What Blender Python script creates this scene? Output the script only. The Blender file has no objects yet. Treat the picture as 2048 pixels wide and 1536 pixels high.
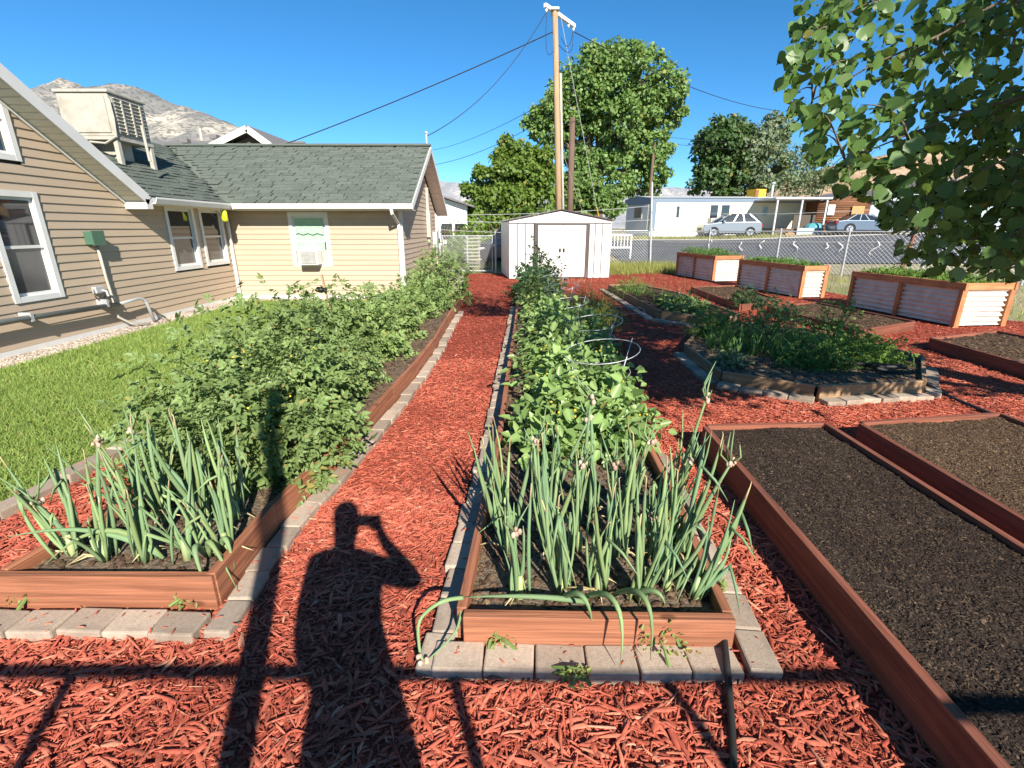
import bpy, math, random
import numpy as np
from mathutils import Vector, Matrix
random.seed(4)
RNG = np.random.default_rng(11)
SC = bpy.context.scene
COL = SC.collection

# ------------------------------------------------------------------ camera, sky, sun, exposure
F_PX, HORIZON, CAM_H = 970.0, 457.0, 1.6           # focal length and horizon row in photo pixels, eye height
PITCH = math.atan((768 - HORIZON) / F_PX)
cam_d = bpy.data.cameras.new('camera'); cam = bpy.data.objects.new('camera', cam_d); COL.objects.link(cam)
cam_d.sensor_width = 36; cam_d.lens = 36 * F_PX / 2048
cam_d.clip_start = 0.02; cam_d.clip_end = 6000
cam.location = (0, 0, CAM_H); cam.rotation_euler = (math.pi / 2 - PITCH, 0, 0)
SC.camera = cam
SUN_AZ, SUN_EL = math.radians(19.5), math.radians(31.5)   # sun stands behind the camera, to its right
SUN = Vector((math.sin(SUN_AZ) * math.cos(SUN_EL), -math.cos(SUN_AZ) * math.cos(SUN_EL), math.sin(SUN_EL)))
world = bpy.data.worlds.new('World'); SC.world = world; world.use_nodes = True
wn = world.node_tree
sky = wn.nodes.new('ShaderNodeTexSky'); sky.sky_type = 'NISHITA'; sky.sun_disc = False
sky.sun_elevation = SUN_EL; sky.sun_rotation = math.atan2(SUN.x, SUN.y)
sky.altitude = 3000; sky.air_density = 1.0; sky.dust_density = 0.0; sky.ozone_density = 5.0
hsv = wn.nodes.new('ShaderNodeHueSaturation'); hsv.inputs['Saturation'].default_value = 1.19; hsv.inputs['Value'].default_value = 0.76; hsv.inputs['Hue'].default_value = 0.492   # the phone's vivid blue, same over the whole dome
wn.links.new(sky.outputs[0], hsv.inputs['Color']); wn.links.new(hsv.outputs[0], wn.nodes['Background'].inputs[0]); wn.nodes['Background'].inputs[1].default_value = 0.12
sl = bpy.data.lights.new('sun', 'SUN'); sl.energy = 5.0; sl.angle = math.radians(0.55); sl.color = (1.0, 0.93, 0.83)
so = bpy.data.objects.new('sun', sl); COL.objects.link(so); so.location = (10, -30, 30)
so.rotation_euler = (-SUN).to_track_quat('-Z', 'Y').to_euler()
SC.view_settings.view_transform = 'Standard'; SC.view_settings.look = 'None'
SC.view_settings.gamma = 1; SC.view_settings.exposure = 1.0
SC.render.engine = 'CYCLES'

# ------------------------------------------------------------------ photo pixel -> place
def ray(x, y):
    X = (x - 1024) / F_PX; d = (y - 768) / F_PX
    return X, math.cos(PITCH) - d * math.sin(PITCH), -(math.sin(PITCH) + d * math.cos(PITCH))
def G(x, y, z=0.0):
    r = ray(x, y); t = (z - CAM_H) / r[2]; return Vector((r[0] * t, r[1] * t, z))
def PY(x, y, Y):
    r = ray(x, y); t = Y / r[1]; return Vector((r[0] * t, Y, CAM_H + r[2] * t))
def PXP(x, y, Xp):
    r = ray(x, y); t = Xp / r[0]; return Vector((Xp, r[1] * t, CAM_H + r[2] * t))
def to_px(P):
    P = np.asarray(P); u = P[..., 2] - CAM_H
    dep = P[..., 1] * math.cos(PITCH) - u * math.sin(PITCH); up = P[..., 1] * math.sin(PITCH) + u * math.cos(PITCH)
    dep = np.where(np.abs(dep) < 1e-3, 1e-3, dep)
    return 1024 + F_PX * P[..., 0] / dep, 768 - F_PX * up / dep, dep
def sstep(t):
    t = np.clip(t, 0, 1); return t * t * (3 - 2 * t)
def zg(x, y):                                       # ground: level garden, gentle rise beyond the fence
    t = sstep((np.asarray(y, float) - 21) / 24)
    return t * (1.0 + np.clip((np.asarray(x, float) - 16) * 0.045, 0, 0.6))

# ------------------------------------------------------------------ mesh helpers
def mesh_np(name, V, Fa, smooth=False):
    V = np.asarray(V, np.float32).reshape(-1, 3); Fa = np.asarray(Fa, np.int32)
    me = bpy.data.meshes.new(name); m, k = Fa.shape
    me.vertices.add(len(V)); me.vertices.foreach_set('co', V.ravel())
    me.loops.add(m * k); me.loops.foreach_set('vertex_index', Fa.ravel())
    me.polygons.add(m); me.polygons.foreach_set('loop_start', np.arange(0, m * k, k, dtype=np.int32))
    me.polygons.foreach_set('loop_total', np.full(m, k, np.int32))
    if smooth: me.polygons.foreach_set('use_smooth', np.ones(m, bool))
    me.update(calc_edges=True); return me

class MB:
    def __init__(s): s.v = []; s.f = []
    def add(s, V, Fa):
        o = len(s.v); s.v += [tuple(p) for p in V]; s.f += [tuple(i + o for i in q) for q in Fa]; return s
    def obox(s, c, a, b, d):                        # centre and three half-extent vectors
        c, a, b, d = map(Vector, (c, a, b, d))
        V = [c + a * i + b * j + d * k for k in (-1, 1) for j in (-1, 1) for i in (-1, 1)]
        return s.add(V, [(0, 2, 3, 1), (4, 5, 7, 6), (0, 1, 5, 4), (2, 6, 7, 3), (0, 4, 6, 2), (1, 3, 7, 5)])
    def box(s, x0, x1, y0, y1, z0, z1):
        return s.obox(((x0 + x1) / 2, (y0 + y1) / 2, (z0 + z1) / 2), ((x1 - x0) / 2, 0, 0), (0, (y1 - y0) / 2, 0), (0, 0, (z1 - z0) / 2))
    def bar(s, p, q, w, h, up=(0, 0, 1)):           # box from p to q, w across, h along up
        p, q = Vector(p), Vector(q); d = q - p; a = d.normalized(); u = Vector(up)
        side = a.cross(u)
        if side.length < 1e-4: side = a.cross(Vector((1, 0, 0)))
        side.normalize(); u = side.cross(a).normalized()
        return s.obox((p + q) / 2, d / 2, side * w / 2, u * h / 2)
    def tube(s, pts, r, n=6, cap=True):
        pts = [Vector(p) for p in pts]; R = r if hasattr(r, '__len__') else [r] * len(pts)
        o = len(s.v); ref = Vector((0.31, 0.17, 0.93))
        for i, p in enumerate(pts):
            t = (pts[min(i + 1, len(pts) - 1)] - pts[max(i - 1, 0)])
            t = t.normalized() if t.length > 1e-9 else Vector((0, 0, 1))
            if abs(t.dot(ref)) > 0.95: ref = Vector((0.9, 0.3, 0.1))
            a = t.cross(ref).normalized(); b = t.cross(a)
            for k in range(n):
                w = 2 * math.pi * k / n; s.v.append(tuple(p + (a * math.cos(w) + b * math.sin(w)) * R[i]))
        for i in range(len(pts) - 1):
            for k in range(n):
                k2 = (k + 1) % n; s.f.append((o + i * n + k, o + i * n + k2, o + (i + 1) * n + k2, o + (i + 1) * n + k))
        if cap:
            s.f.append(tuple(o + k for k in range(n))[::-1]); e = o + (len(pts) - 1) * n; s.f.append(tuple(e + k for k in range(n)))
        return s
    def prism(s, poly, dv):                         # polygon of 3D points pushed along dv
        n = len(poly); dv = Vector(dv); A = [Vector(p) for p in poly]; o = len(s.v)
        s.v += [tuple(p) for p in A] + [tuple(p + dv) for p in A]
        s.f.append(tuple(o + i for i in range(n))); s.f.append(tuple(o + n + i for i in reversed(range(n))))
        for i in range(n):
            j = (i + 1) % n; s.f.append((o + i, o + n + i, o + n + j, o + j))
        return s
    def ball(s, c, r, n=8, m=5, sc=(1, 1, 1)):
        o = len(s.v); c = Vector(c)
        for i in range(m + 1):
            th = math.pi * i / m
            for k in range(n):
                ph = 2 * math.pi * k / n
                s.v.append((c.x + r * sc[0] * math.sin(th) * math.cos(ph), c.y + r * sc[1] * math.sin(th) * math.sin(ph), c.z + r * sc[2] * math.cos(th)))
        for i in range(m):
            for k in range(n): s.f.append((o + i * n + k, o + (i + 1) * n + k, o + (i + 1) * n + (k + 1) % n, o + i * n + (k + 1) % n))
        return s
    def mesh(s, name, off=(0, 0, 0), smooth=False):
        me = bpy.data.meshes.new(name); o = Vector(off)
        me.from_pydata([tuple(Vector(p) - o) for p in s.v], [], s.f)
        if smooth:
            for p in me.polygons: p.use_smooth = True
        me.update(); return me

def root_loc(o):
    while o.parent: o = o.parent
    return o.location.copy()
def link(name, me, mat=None, parent=None, bevel=0):
    o = bpy.data.objects.new(name, me); COL.objects.link(o)
    if mat is not None and len(me.materials) == 0: me.materials.append(mat)
    if parent is not None: o.parent = parent
    if bevel:
        m = o.modifiers.new('bevel', 'BEVEL'); m.width = bevel; m.segments = 2; m.limit_method = 'ANGLE'
    return o
def part(name, mb, mat, parent, smooth=False, bevel=0):          # mb in world coordinates
    me = mb.mesh(name, root_loc(parent), smooth); me.materials.append(mat)
    return link(name, me, None, parent, bevel)
def part_np(name, V, Fa, mat, parent, smooth=False):
    V = np.asarray(V, float).reshape(-1, 3) - np.array(root_loc(parent))
    me = mesh_np(name, V, Fa, smooth); me.materials.append(mat)
    return link(name, me, None, parent)
def tag(o, label, cat=None, group=None, kind=None):
    o['label'] = label
    if cat: o['category'] = cat
    if group: o['group'] = group
    if kind: o['kind'] = kind
    return o
def thing(name, label, cat, loc=(0, 0, 0), group=None):
    o = bpy.data.objects.new(name, None); COL.objects.link(o); o.location = loc; o.empty_display_size = 0.1
    return tag(o, label, cat, group)
def solo(name, mb, mat, label, cat, group=None, loc=None, smooth=False, bevel=0, kind=None):
    if loc is None: loc = Vector(mb.v[0])
    me = mb.mesh(name, loc, smooth); me.materials.append(mat)
    o = link(name, me, None, None, bevel); o.location = loc
    return tag(o, label, cat, group, kind)
def struct(name, me, mat, label=None):
    o = link(name, me, mat); o['kind'] = 'structure'; o['category'] = name.replace('_', ' ')
    o['label'] = label or name.replace('_', ' '); return o
def board(name, p, q, w, h, mat, parent, bevel=0.004):           # a board as its own object, grain along local x
    p, q = Vector(p), Vector(q); d = q - p; L = d.length
    me = MB().box(-L / 2, L / 2, -w / 2, w / 2, -h / 2, h / 2).mesh(name); me.materials.append(mat)
    o = link(name, me, None, parent, bevel)
    o.location = (p + q) / 2 - root_loc(parent); o.rotation_euler = d.to_track_quat('X', 'Z').to_euler(); return o
def upright(name, p, h, w, mat, parent, bevel=0.004):            # square post standing at p
    return board(name, p, Vector(p) + Vector((0, 0, h)), w, w, mat, parent, bevel)

def frames(ax, nrm):                                # rotation matrices (n,3,3): columns = axis, side, normal
    a = ax / np.linalg.norm(ax, axis=1, keepdims=True)
    s = np.cross(nrm, a); ln = np.linalg.norm(s, axis=1, keepdims=True); s = s / np.maximum(ln, 1e-6)
    n = np.cross(a, s); return np.stack([a, s, n], axis=2)
def scatter(tv, tf, pos, R, sc):
    tv = np.asarray(tv, float); tf = np.asarray(tf, int); n = len(pos)
    sc = np.asarray(sc, float); sc = sc[:, None, None] if sc.ndim == 1 else sc[:, None, :]
    V = np.einsum('nij,nkj->nki', R, tv[None] * sc) + pos[:, None, :]
    Fa = tf[None] + (np.arange(n) * len(tv))[:, None, None]
    return V.reshape(-1, 3), Fa.reshape(-1, tf.shape[1])
def in_poly(P, poly):
    x, y = P[:, 0], P[:, 1]; c = np.zeros(len(P), bool); j = len(poly) - 1
    for i in range(len(poly)):
        xi, yi = poly[i][:2]; xj, yj = poly[j][:2]
        if yi != yj: c ^= ((yi > y) != (yj > y)) & (x < (xj - xi) * (y - yi) / (yj - yi) + xi)
        j = i
    return c

# leaf templates: axis +x, normal +z, length 1
def leaflet(x0, y0, L, W, ang, z=0.0, fold=0.18, droop=0.15):
    c, s = math.cos(ang), math.sin(ang)
    loc = [(0, 0, 0), (0.3, 0.5, fold), (0.7, 0.36, fold * 0.5 - droop * 0.4), (1, 0, -droop), (0.7, -0.36, fold * 0.5 - droop * 0.4), (0.3, -0.5, fold)]
    V = [(x0 + (u * L * c - v * W * s), y0 + (u * L * s + v * W * c), z + w * L) for u, v, w in loc]
    return V, [(0, 3, 2, 1), (0, 5, 4, 3)]
def compound():
    V, Fc = [], []
    for x0, y0, L, W, a in ((0.62, 0, 0.42, 0.26, 0), (0.55, 0.01, 0.36, 0.2, 0.9), (0.55, -0.01, 0.36, 0.2, -0.9), (0.28, 0.01, 0.3, 0.17, 1.1), (0.28, -0.01, 0.3, 0.17, -1.1)):
        v, f = leaflet(x0, y0, L, W, a, -0.12 * x0 * x0); o = len(V); V += v; Fc += [tuple(i + o for i in q) for q in f]
    o = len(V); V += [(0, 0.008, 0), (0, -0.008, 0), (0.68, -0.006, -0.05), (0.68, 0.006, -0.05)]; Fc.append((o, o + 1, o + 2, o + 3))
    return V, Fc
def strip_blade(n=3, w=0.05, bend=0.35, taper=True):
    V, Fc = [], []
    for i in range(n + 1):
        t = i / n; ww = w * (1 - t * 0.92 if taper else 1); V += [(t * math.cos(bend * t), ww, -bend * t * t), (t * math.cos(bend * t), -ww, -bend * t * t)]
    return V, [(2 * i, 2 * i + 1, 2 * i + 3, 2 * i + 2) for i in range(n)]
OVATE = leaflet(0, 0, 1, 0.62, 0, fold=0.16, droop=0.22)
TOMATO = compound()
CARD = ([(0, 0, 0), (0.45, 0.42, 0.1), (1, 0, -0.08), (0.45, -0.42, 0.1)], [(0, 1, 2, 3)])
def cotton():
    V = [(0, 0, 0), (0.3, 0, -.01), (0.62, 0, -.04), (1.0, 0, -.16)]; rim = [(-0.04, .2, .05), (0.1, 0.42, .07), (0.28, 0.5, .06), (0.5, 0.38, .0), (0.75, 0.16, -.08)]
    for sg in (1, -1): V += [(x, y * sg, z + (.02 if i % 2 else -.015)) for i, (x, y, z) in enumerate(rim)]
    Fc = []
    for o, fl in ((4, 0), (9, 1)):
        for q in ((0, o + 2, o + 1, o), (0, 1, o + 3, o + 2), (1, 2, o + 4, o + 3), (2, 3, o + 4, o + 4)):
            q = q if q[2] != q[3] else (2, 3, o + 4, 2)
            Fc.append(q if fl else tuple(reversed(q)))
    Fc = [q if len(set(q)) == 4 else None for q in Fc]; Fc = [q for q in Fc if q]
    V += [(0.8, .06, -.1), (0.8, -.06, -.1)]; Fc += [(2, 14, 8, 8)] if False else []
    Fc += [(2, 3, 14, 8), (2, 13, 15, 3)]
    o = len(V); V += [(-0.35, .012, .06), (-0.35, -.012, .06), (0.02, -.012, 0), (0.02, .012, 0)]; Fc.append((o, o + 1, o + 2, o + 3)); return V, Fc
COTTON = cotton()
def splinter(bend, w0, w1, w2, sk):
    V, Fc = [], []
    for x, w, z in ((-.5, w0, 0.1), (-.16, w1, bend), (.2, w2, bend * .7), (.5, .08, -.1)):
        y = sk * (x * x - .1); V += [(x, y - w, z - .25), (x + .03, y - w * .1, z + .8), (x, y + w, z - .2)]
    for i in range(3):
        for j in range(2): Fc.append((i * 3 + j, i * 3 + j + 3, i * 3 + j + 4, i * 3 + j + 1))
    return V, Fc
RIDGE = [([(-.5, -w0, -.2), (-.5, 0, .7), (-.46, w0, -.2), (.5, -w1, -.2), (.46, 0, .8), (.5, w1, -.2)], [(0, 3, 4, 1), (1, 4, 5, 2)]) for w0, w1 in ((.2, .45), (.45, .15), (.35, .3), (.1, .4))]
SHARD = [([(-.5, -.1, 0), (.1, -.45, .6), (.5, .1, .1), (-.1, .45, .7)], [(0, 1, 2, 3)])] * 4
CHIPS = [splinter(.6, .1, .5, .38, .3), splinter(1.3, .3, .42, .5, -.5), splinter(-.3, .06, .36, .45, .9), splinter(.2, .4, .5, .3, 0.0)]

# ------------------------------------------------------------------ materials
MATS = {}
def nodes_of(name):
    m = bpy.data.materials.new(name); m.use_nodes = True; nt = m.node_tree; MATS[name] = m
    return m, nt, nt.nodes['Principled BSDF'], nt.nodes['Material Output']
def N(nt, typ, **kw):
    n = nt.nodes.new(typ)
    for k, v in kw.items():
        if k in n.inputs: n.inputs[k].default_value = v
        else: setattr(n, k, v)
    return n
def mixc(nt, fac, a, b, blend='MIX'):
    n = nt.nodes.new('ShaderNodeMix'); n.data_type = 'RGBA'; n.blend_type = blend
    for i, v in ((0, fac), (6, a), (7, b)):
        if hasattr(v, 'is_output'): nt.links.new(v, n.inputs[i])
        else: n.inputs[i].default_value = v if i == 0 else (*v, 1) if len(v) == 3 else v
    return n.outputs[2]
def ramp(nt, src, stops):
    n = nt.nodes.new('ShaderNodeValToRGB'); nt.links.new(src, n.inputs[0]); e = n.color_ramp.elements
    while len(e) > len(stops): e.remove(e[-1])
    while len(e) < len(stops): e.new(0.5)
    for q, (p, c) in zip(e, stops): q.position = p; q.color = (*c, 1)
    return n.outputs[0]
def plain(name, col, rough=0.7, metal=0.0, var=0.12, scale=8, bump=0.0, bscale=None, stretch=(1, 1, 1), rnd=0.0, spec=0.3, dirt=None, coat=0, grain=False):
    m, nt, b, out = nodes_of(name)
    tc = N(nt, 'ShaderNodeTexCoord'); mp = N(nt, 'ShaderNodeMapping'); mp.inputs['Scale'].default_value = stretch
    nt.links.new(tc.outputs['Object'], mp.inputs[0])
    oi = N(nt, 'ShaderNodeObjectInfo')
    nz = N(nt, 'ShaderNodeTexNoise', noise_dimensions='4D'); nz.inputs['Scale'].default_value = scale; nz.inputs['Detail'].default_value = 6; nz.inputs['Roughness'].default_value = 0.65
    nt.links.new(mp.outputs[0], nz.inputs['Vector'])
    mul = N(nt, 'ShaderNodeMath', operation='MULTIPLY'); mul.inputs[1].default_value = 37; nt.links.new(oi.outputs['Random'], mul.inputs[0]); nt.links.new(mul.outputs[0], nz.inputs['W'])
    c = ramp(nt, nz.outputs['Fac'], [(0.3, tuple(x * (1 - var) for x in col)), (0.7, tuple(min(1, x * (1 + var)) for x in col))])
    if dirt:
        n2 = N(nt, 'ShaderNodeTexNoise'); n2.inputs['Scale'].default_value = dirt[1]; n2.inputs['Detail'].default_value = 5; nt.links.new(tc.outputs['Object'], n2.inputs['Vector'])
        fac = ramp(nt, n2.outputs['Fac'], [(0.5, (0, 0, 0)), (0.72, (dirt[2],) * 3)]); c = mixc(nt, fac, c, dirt[0])
    if grain:
        wv = N(nt, 'ShaderNodeTexWave', wave_type='RINGS', rings_direction='X'); wv.inputs['Scale'].default_value = 3.6; wv.inputs['Distortion'].default_value = 9.0; wv.inputs['Detail'].default_value = 3; wv.inputs['Detail Scale'].default_value = 1.6
        m2 = N(nt, 'ShaderNodeMapping'); m2.inputs['Scale'].default_value = (0.22, 2.2, 2.2); ad = N(nt, 'ShaderNodeVectorMath', operation='ADD'); nt.links.new(tc.outputs['Object'], ad.inputs[0]); nt.links.new(mul.outputs[0], ad.inputs[1]); nt.links.new(ad.outputs[0], m2.inputs[0]); nt.links.new(m2.outputs[0], wv.inputs['Vector'])
        c = mixc(nt, 1.0, c, ramp(nt, wv.outputs['Fac'], [(0.1, (0.86, 0.84, 0.82)), (0.5, (1.0, 1.0, 1.0)), (0.95, (1.07, 1.07, 1.07))]), 'MULTIPLY')
        vo = N(nt, 'ShaderNodeTexVoronoi'); vo.inputs['Scale'].default_value = 3.1; m3 = N(nt, 'ShaderNodeMapping'); m3.inputs['Scale'].default_value = (0.8, 1.6, 1.6); nt.links.new(ad.outputs[0], m3.inputs[0]); nt.links.new(m3.outputs[0], vo.inputs['Vector'])
        c = mixc(nt, ramp(nt, vo.outputs['Distance'], [(0.05, (0.8, 0.8, 0.8)), (0.10, (0, 0, 0))]), c, tuple(x * 0.38 for x in col))
    if rnd:
        hs = N(nt, 'ShaderNodeHueSaturation'); mr = N(nt, 'ShaderNodeMapRange'); mr.inputs[3].default_value = 1 - rnd; mr.inputs[4].default_value = 1 + rnd
        nt.links.new(oi.outputs['Random'], mr.inputs[0]); nt.links.new(mr.outputs[0], hs.inputs['Value']); nt.links.new(c, hs.inputs['Color']); c = hs.outputs[0]
    nt.links.new(c, b.inputs['Base Color']); b.inputs['Roughness'].default_value = rough; b.inputs['Metallic'].default_value = metal
    b.inputs['Specular IOR Level'].default_value = spec; b.inputs['Coat Weight'].default_value = coat
    if bump:
        nb = N(nt, 'ShaderNodeTexNoise'); nb.inputs['Scale'].default_value = bscale or scale * 3; nb.inputs['Detail'].default_value = 6
        nt.links.new(mp.outputs[0], nb.inputs['Vector']); bp = N(nt, 'ShaderNodeBump'); bp.inputs['Strength'].default_value = bump; bp.inputs['Distance'].default_value = 0.02
        nt.links.new(nb.outputs['Fac'], bp.inputs['Height']); nt.links.new(bp.outputs[0], b.inputs['Normal'])
    return m
def leafy(name, cols, trans=0.35, rough=0.45, spec=0.35):
    m, nt, b, out = nodes_of(name)
    ge = N(nt, 'ShaderNodeNewGeometry'); oi = N(nt, 'ShaderNodeObjectInfo')
    ad = N(nt, 'ShaderNodeMath', operation='ADD'); nt.links.new(ge.outputs['Random Per Island'], ad.inputs[0]); nt.links.new(oi.outputs['Random'], ad.inputs[1])
    fr = N(nt, 'ShaderNodeMath', operation='FRACT'); nt.links.new(ad.outputs[0], fr.inputs[0])
    k = len(cols); c = ramp(nt, fr.outputs[0], [(i / max(1, k - 1), q) for i, q in enumerate(cols)])
    ob = N(nt, 'ShaderNodeHueSaturation'); mr = N(nt, 'ShaderNodeMapRange'); mr.inputs[3].default_value = 0.82; mr.inputs[4].default_value = 1.22
    nt.links.new(oi.outputs['Random'], mr.inputs[0]); nt.links.new(mr.outputs[0], ob.inputs['Value']); nt.links.new(c, ob.inputs['Color']); c = ob.outputs[0]
    dry = ramp(nt, ge.outputs['Random Per Island'], [(0.965, (0, 0, 0)), (0.975, (0.7, 0.7, 0.7))]); c = mixc(nt, dry, c, (0.34, 0.27, 0.07))
    nt.links.new(c, b.inputs['Base Color']); b.inputs['Roughness'].default_value = rough; b.inputs['Specular IOR Level'].default_value = spec
    tr = N(nt, 'ShaderNodeBsdfTranslucent'); tc = mixc(nt, 0.5, c, (0.25, 0.34, 0.03)); nt.links.new(tc, tr.inputs[0])
    mx = N(nt, 'ShaderNodeMixShader'); mx.inputs[0].default_value = trans
    nt.links.new(b.outputs[0], mx.inputs[1]); nt.links.new(tr.outputs[0], mx.inputs[2]); nt.links.new(mx.outputs[0], out.inputs[0]); return m
def island(name, cols, rough=0.8, bump=0.0, spec=0.2):
    m, nt, b, out = nodes_of(name); ge = N(nt, 'ShaderNodeNewGeometry'); k = len(cols)
    c = ramp(nt, ge.outputs['Random Per Island'], [(i / (k - 1), q) for i, q in enumerate(cols)])
    tc = N(nt, 'ShaderNodeTexCoord'); nz = N(nt, 'ShaderNodeTexNoise'); nz.inputs['Scale'].default_value = 60; nt.links.new(tc.outputs['Object'], nz.inputs['Vector'])
    c = mixc(nt, 0.5, c, ramp(nt, nz.outputs['Fac'], [(0.3, (0.35, 0.35, 0.35)), (0.7, (0.75, 0.75, 0.75))]), 'OVERLAY')
    n3 = N(nt, 'ShaderNodeTexNoise'); n3.inputs['Scale'].default_value = 1.1; n3.inputs['Detail'].default_value = 5; nt.links.new(tc.outputs['Object'], n3.inputs['Vector'])
    c = mixc(nt, 1.0, c, ramp(nt, n3.outputs['Fac'], [(0.32, (0.72, 0.68, 0.68)), (0.5, (1, 1, 1)), (0.68, (1.12, 1.16, 1.16))]), 'MULTIPLY')
    nt.links.new(c, b.inputs['Base Color']); b.inputs['Roughness'].default_value = rough; b.inputs['Specular IOR Level'].default_value = spec; return m

SIDING = plain('vinyl_siding', (0.44, 0.342, 0.245), 0.55, var=0.05, scale=1.5, stretch=(1, 1, 6), bump=0.05, bscale=40, rnd=0.05)
WHITE = plain('white_trim', (0.64, 0.63, 0.60), 0.5, var=0.05, scale=3, dirt=((0.5, 0.47, 0.4), 3, 0.3))
SOFFIT = plain('soffit_vinyl', (0.72, 0.69, 0.60), 0.55, var=0.05)
DARKCORE = plain('dark_backing', (0.09, 0.075, 0.06), 0.9)
SHINGLE = plain('green_shingle', (0.118, 0.136, 0.114), 0.95, var=0.3, scale=30, bump=0.5, bscale=120, rnd=0.12, spec=0.1)
GREYROOF = plain('grey_shingle', (0.16, 0.15, 0.15), 0.95, var=0.25, scale=12, bump=0.3)
GLASS = plain('window_glass', (0.022, 0.026, 0.03), 0.03, var=0.3, scale=1.5, spec=0.9)
SCREEN = plain('window_screen', (0.085, 0.085, 0.085), 0.12, var=0.35, scale=1.3, spec=0.8)
CURTAIN = plain('mint_curtain', (0.30, 0.46, 0.33), 0.8, var=0.1)
GALV = plain('galvanised_steel', (0.46, 0.47, 0.47), 0.45, metal=0.35, var=0.12, scale=10)
CORR = plain('corrugated_steel', (0.63, 0.60, 0.52), 0.45, metal=0.05, var=0.12, scale=5, dirt=((0.45, 0.36, 0.26), 4, 0.5), spec=0.5)
CEDAR = plain('cedar_stain', (0.46, 0.19, 0.08), 0.65, var=0.3, scale=9, stretch=(0.25, 5, 5), bump=0.35, bscale=16, rnd=0.18, dirt=((0.16, 0.06, 0.03), 3, 0.5), grain=True)
REDWOOD = plain('redwood_board', (0.315, 0.125, 0.066), 0.6, var=0.35, scale=7, stretch=(0.18, 6, 6), bump=0.35, bscale=14, rnd=0.14, dirt=((0.2, 0.085, 0.05), 2.5, 0.45), grain=True)
OLDRED = plain('old_red_board', (0.21, 0.072, 0.042), 0.75, var=0.3, scale=7, stretch=(0.2, 5, 5), bump=0.4, bscale=15, rnd=0.15, dirt=((0.11, 0.045, 0.03), 3, 0.6), grain=True)
GREYBOARD = plain('weathered_board', (0.30, 0.19, 0.105), 0.75, var=0.3, scale=7, stretch=(0.2, 5, 5), bump=0.4, bscale=15, rnd=0.15, grain=True)
PAVER = plain('concrete_paver', (0.37, 0.295, 0.225), 0.92, var=0.16, scale=60, bump=0.16, bscale=140, rnd=0.24, spec=0.15, dirt=((0.22, 0.17, 0.13), 6, 0.75))
SOILDARK = plain('dark_soil', (0.036, 0.025, 0.019), 0.95, var=0.7, scale=28, bump=1.0, bscale=45, spec=0.15)
SOILBROWN = plain('brown_soil', (0.085, 0.053, 0.032), 0.95, var=0.6, scale=24, bump=1.0, bscale=45, spec=0.1)
SOILGREY = plain('dry_soil', (0.16, 0.12, 0.085), 0.95, var=0.4, scale=24, bump=1.0, bscale=50, spec=0.1)
CLODD = island('dark_clods', [(0.019, 0.013, 0.010), (0.035, 0.023, 0.017), (0.048, 0.032, 0.022), (0.026, 0.018, 0.013), (0.04, 0.026, 0.018), (0.12, 0.08, 0.048)])
CLODB = island('brown_clods', [(0.05, 0.031, 0.019), (0.085, 0.053, 0.032), (0.115, 0.072, 0.042), (0.065, 0.04, 0.025), (0.09, 0.056, 0.034), (0.19, 0.13, 0.07)])
MULCHBASE = plain('mulch_bed', (0.29, 0.064, 0.039), 0.95, var=0.55, scale=26, bump=1.0, bscale=40, spec=0.1)
MULCHCHIP = island('mulch_chips', [(0.25, 0.055, 0.035), (0.45, 0.102, 0.062), (0.51, 0.148, 0.092), (0.36, 0.078, 0.048), (0.48, 0.115, 0.07), (0.41, 0.092, 0.056), (0.50, 0.16, 0.095), (0.25, 0.06, 0.038), (0.47, 0.12, 0.07), (0.40, 0.085, 0.05), (0.54, 0.26, 0.16)])
DIRT = plain('dry_ground', (0.30, 0.25, 0.15), 0.95, var=0.35, scale=0.6, bump=0.5, bscale=12, dirt=((0.17, 0.21, 0.06), 0.35, 0.9))
LAWNBASE = plain('lawn_soil', (0.14, 0.17, 0.04), 0.95, var=0.4, scale=3)
GRAVELBASE = plain('gravel_bed', (0.36, 0.29, 0.22), 0.95, var=0.35, scale=50, bump=1.0, bscale=70)
GRAVEL = island('gravel_stones', [(0.32, 0.25, 0.19), (0.5, 0.41, 0.32), (0.58, 0.52, 0.44), (0.26, 0.2, 0.16), (0.46, 0.36, 0.27)])
ASPHALT = plain('asphalt', (0.082, 0.085, 0.095), 0.9, var=0.25, scale=1.2, bump=0.3, bscale=60, dirt=((0.13, 0.125, 0.12), 0.3, 0.7))
CONCRETE = plain('concrete', (0.5, 0.47, 0.42), 0.9, var=0.15, scale=2)
PIPEGREY = plain('grey_pipe', (0.12, 0.13, 0.12), 0.45, var=0.15)
CREAM = plain('cream_paint', (0.40, 0.38, 0.32), 0.65, var=0.12, dirt=((0.30, 0.26, 0.19), 4, 0.7))
PADS = plain('cooler_pad', (0.33, 0.31, 0.26), 0.8, var=0.3, scale=12)
GREENBOX = plain('green_enamel', (0.06, 0.13, 0.085), 0.4, var=0.1)
BLACK = plain('black_plastic', (0.012, 0.012, 0.013), 0.45, var=0.2)
RUBBER = plain('black_hose', (0.022, 0.021, 0.02), 0.55, var=0.3)
LIME = plain('lime_plastic', (0.55, 0.62, 0.03), 0.35, var=0.05)
POLE = plain('pine_pole', (0.36, 0.24, 0.135), 0.8, var=0.25, scale=3, stretch=(8, 8, 0.5), bump=0.4, bscale=12)
OLDPOLE = plain('old_pole', (0.13, 0.085, 0.06), 0.85, var=0.3, scale=3, stretch=(8, 8, 0.5))
WIRE = plain('wire', (0.03, 0.03, 0.035), 0.6, var=0.05)
PALEWIRE = plain('pale_wire', (0.62, 0.62, 0.60), 0.4, var=0.05, metal=0.3)
YELLOW = plain('yellow_plastic', (0.62, 0.36, 0.03), 0.45, var=0.08)
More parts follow.
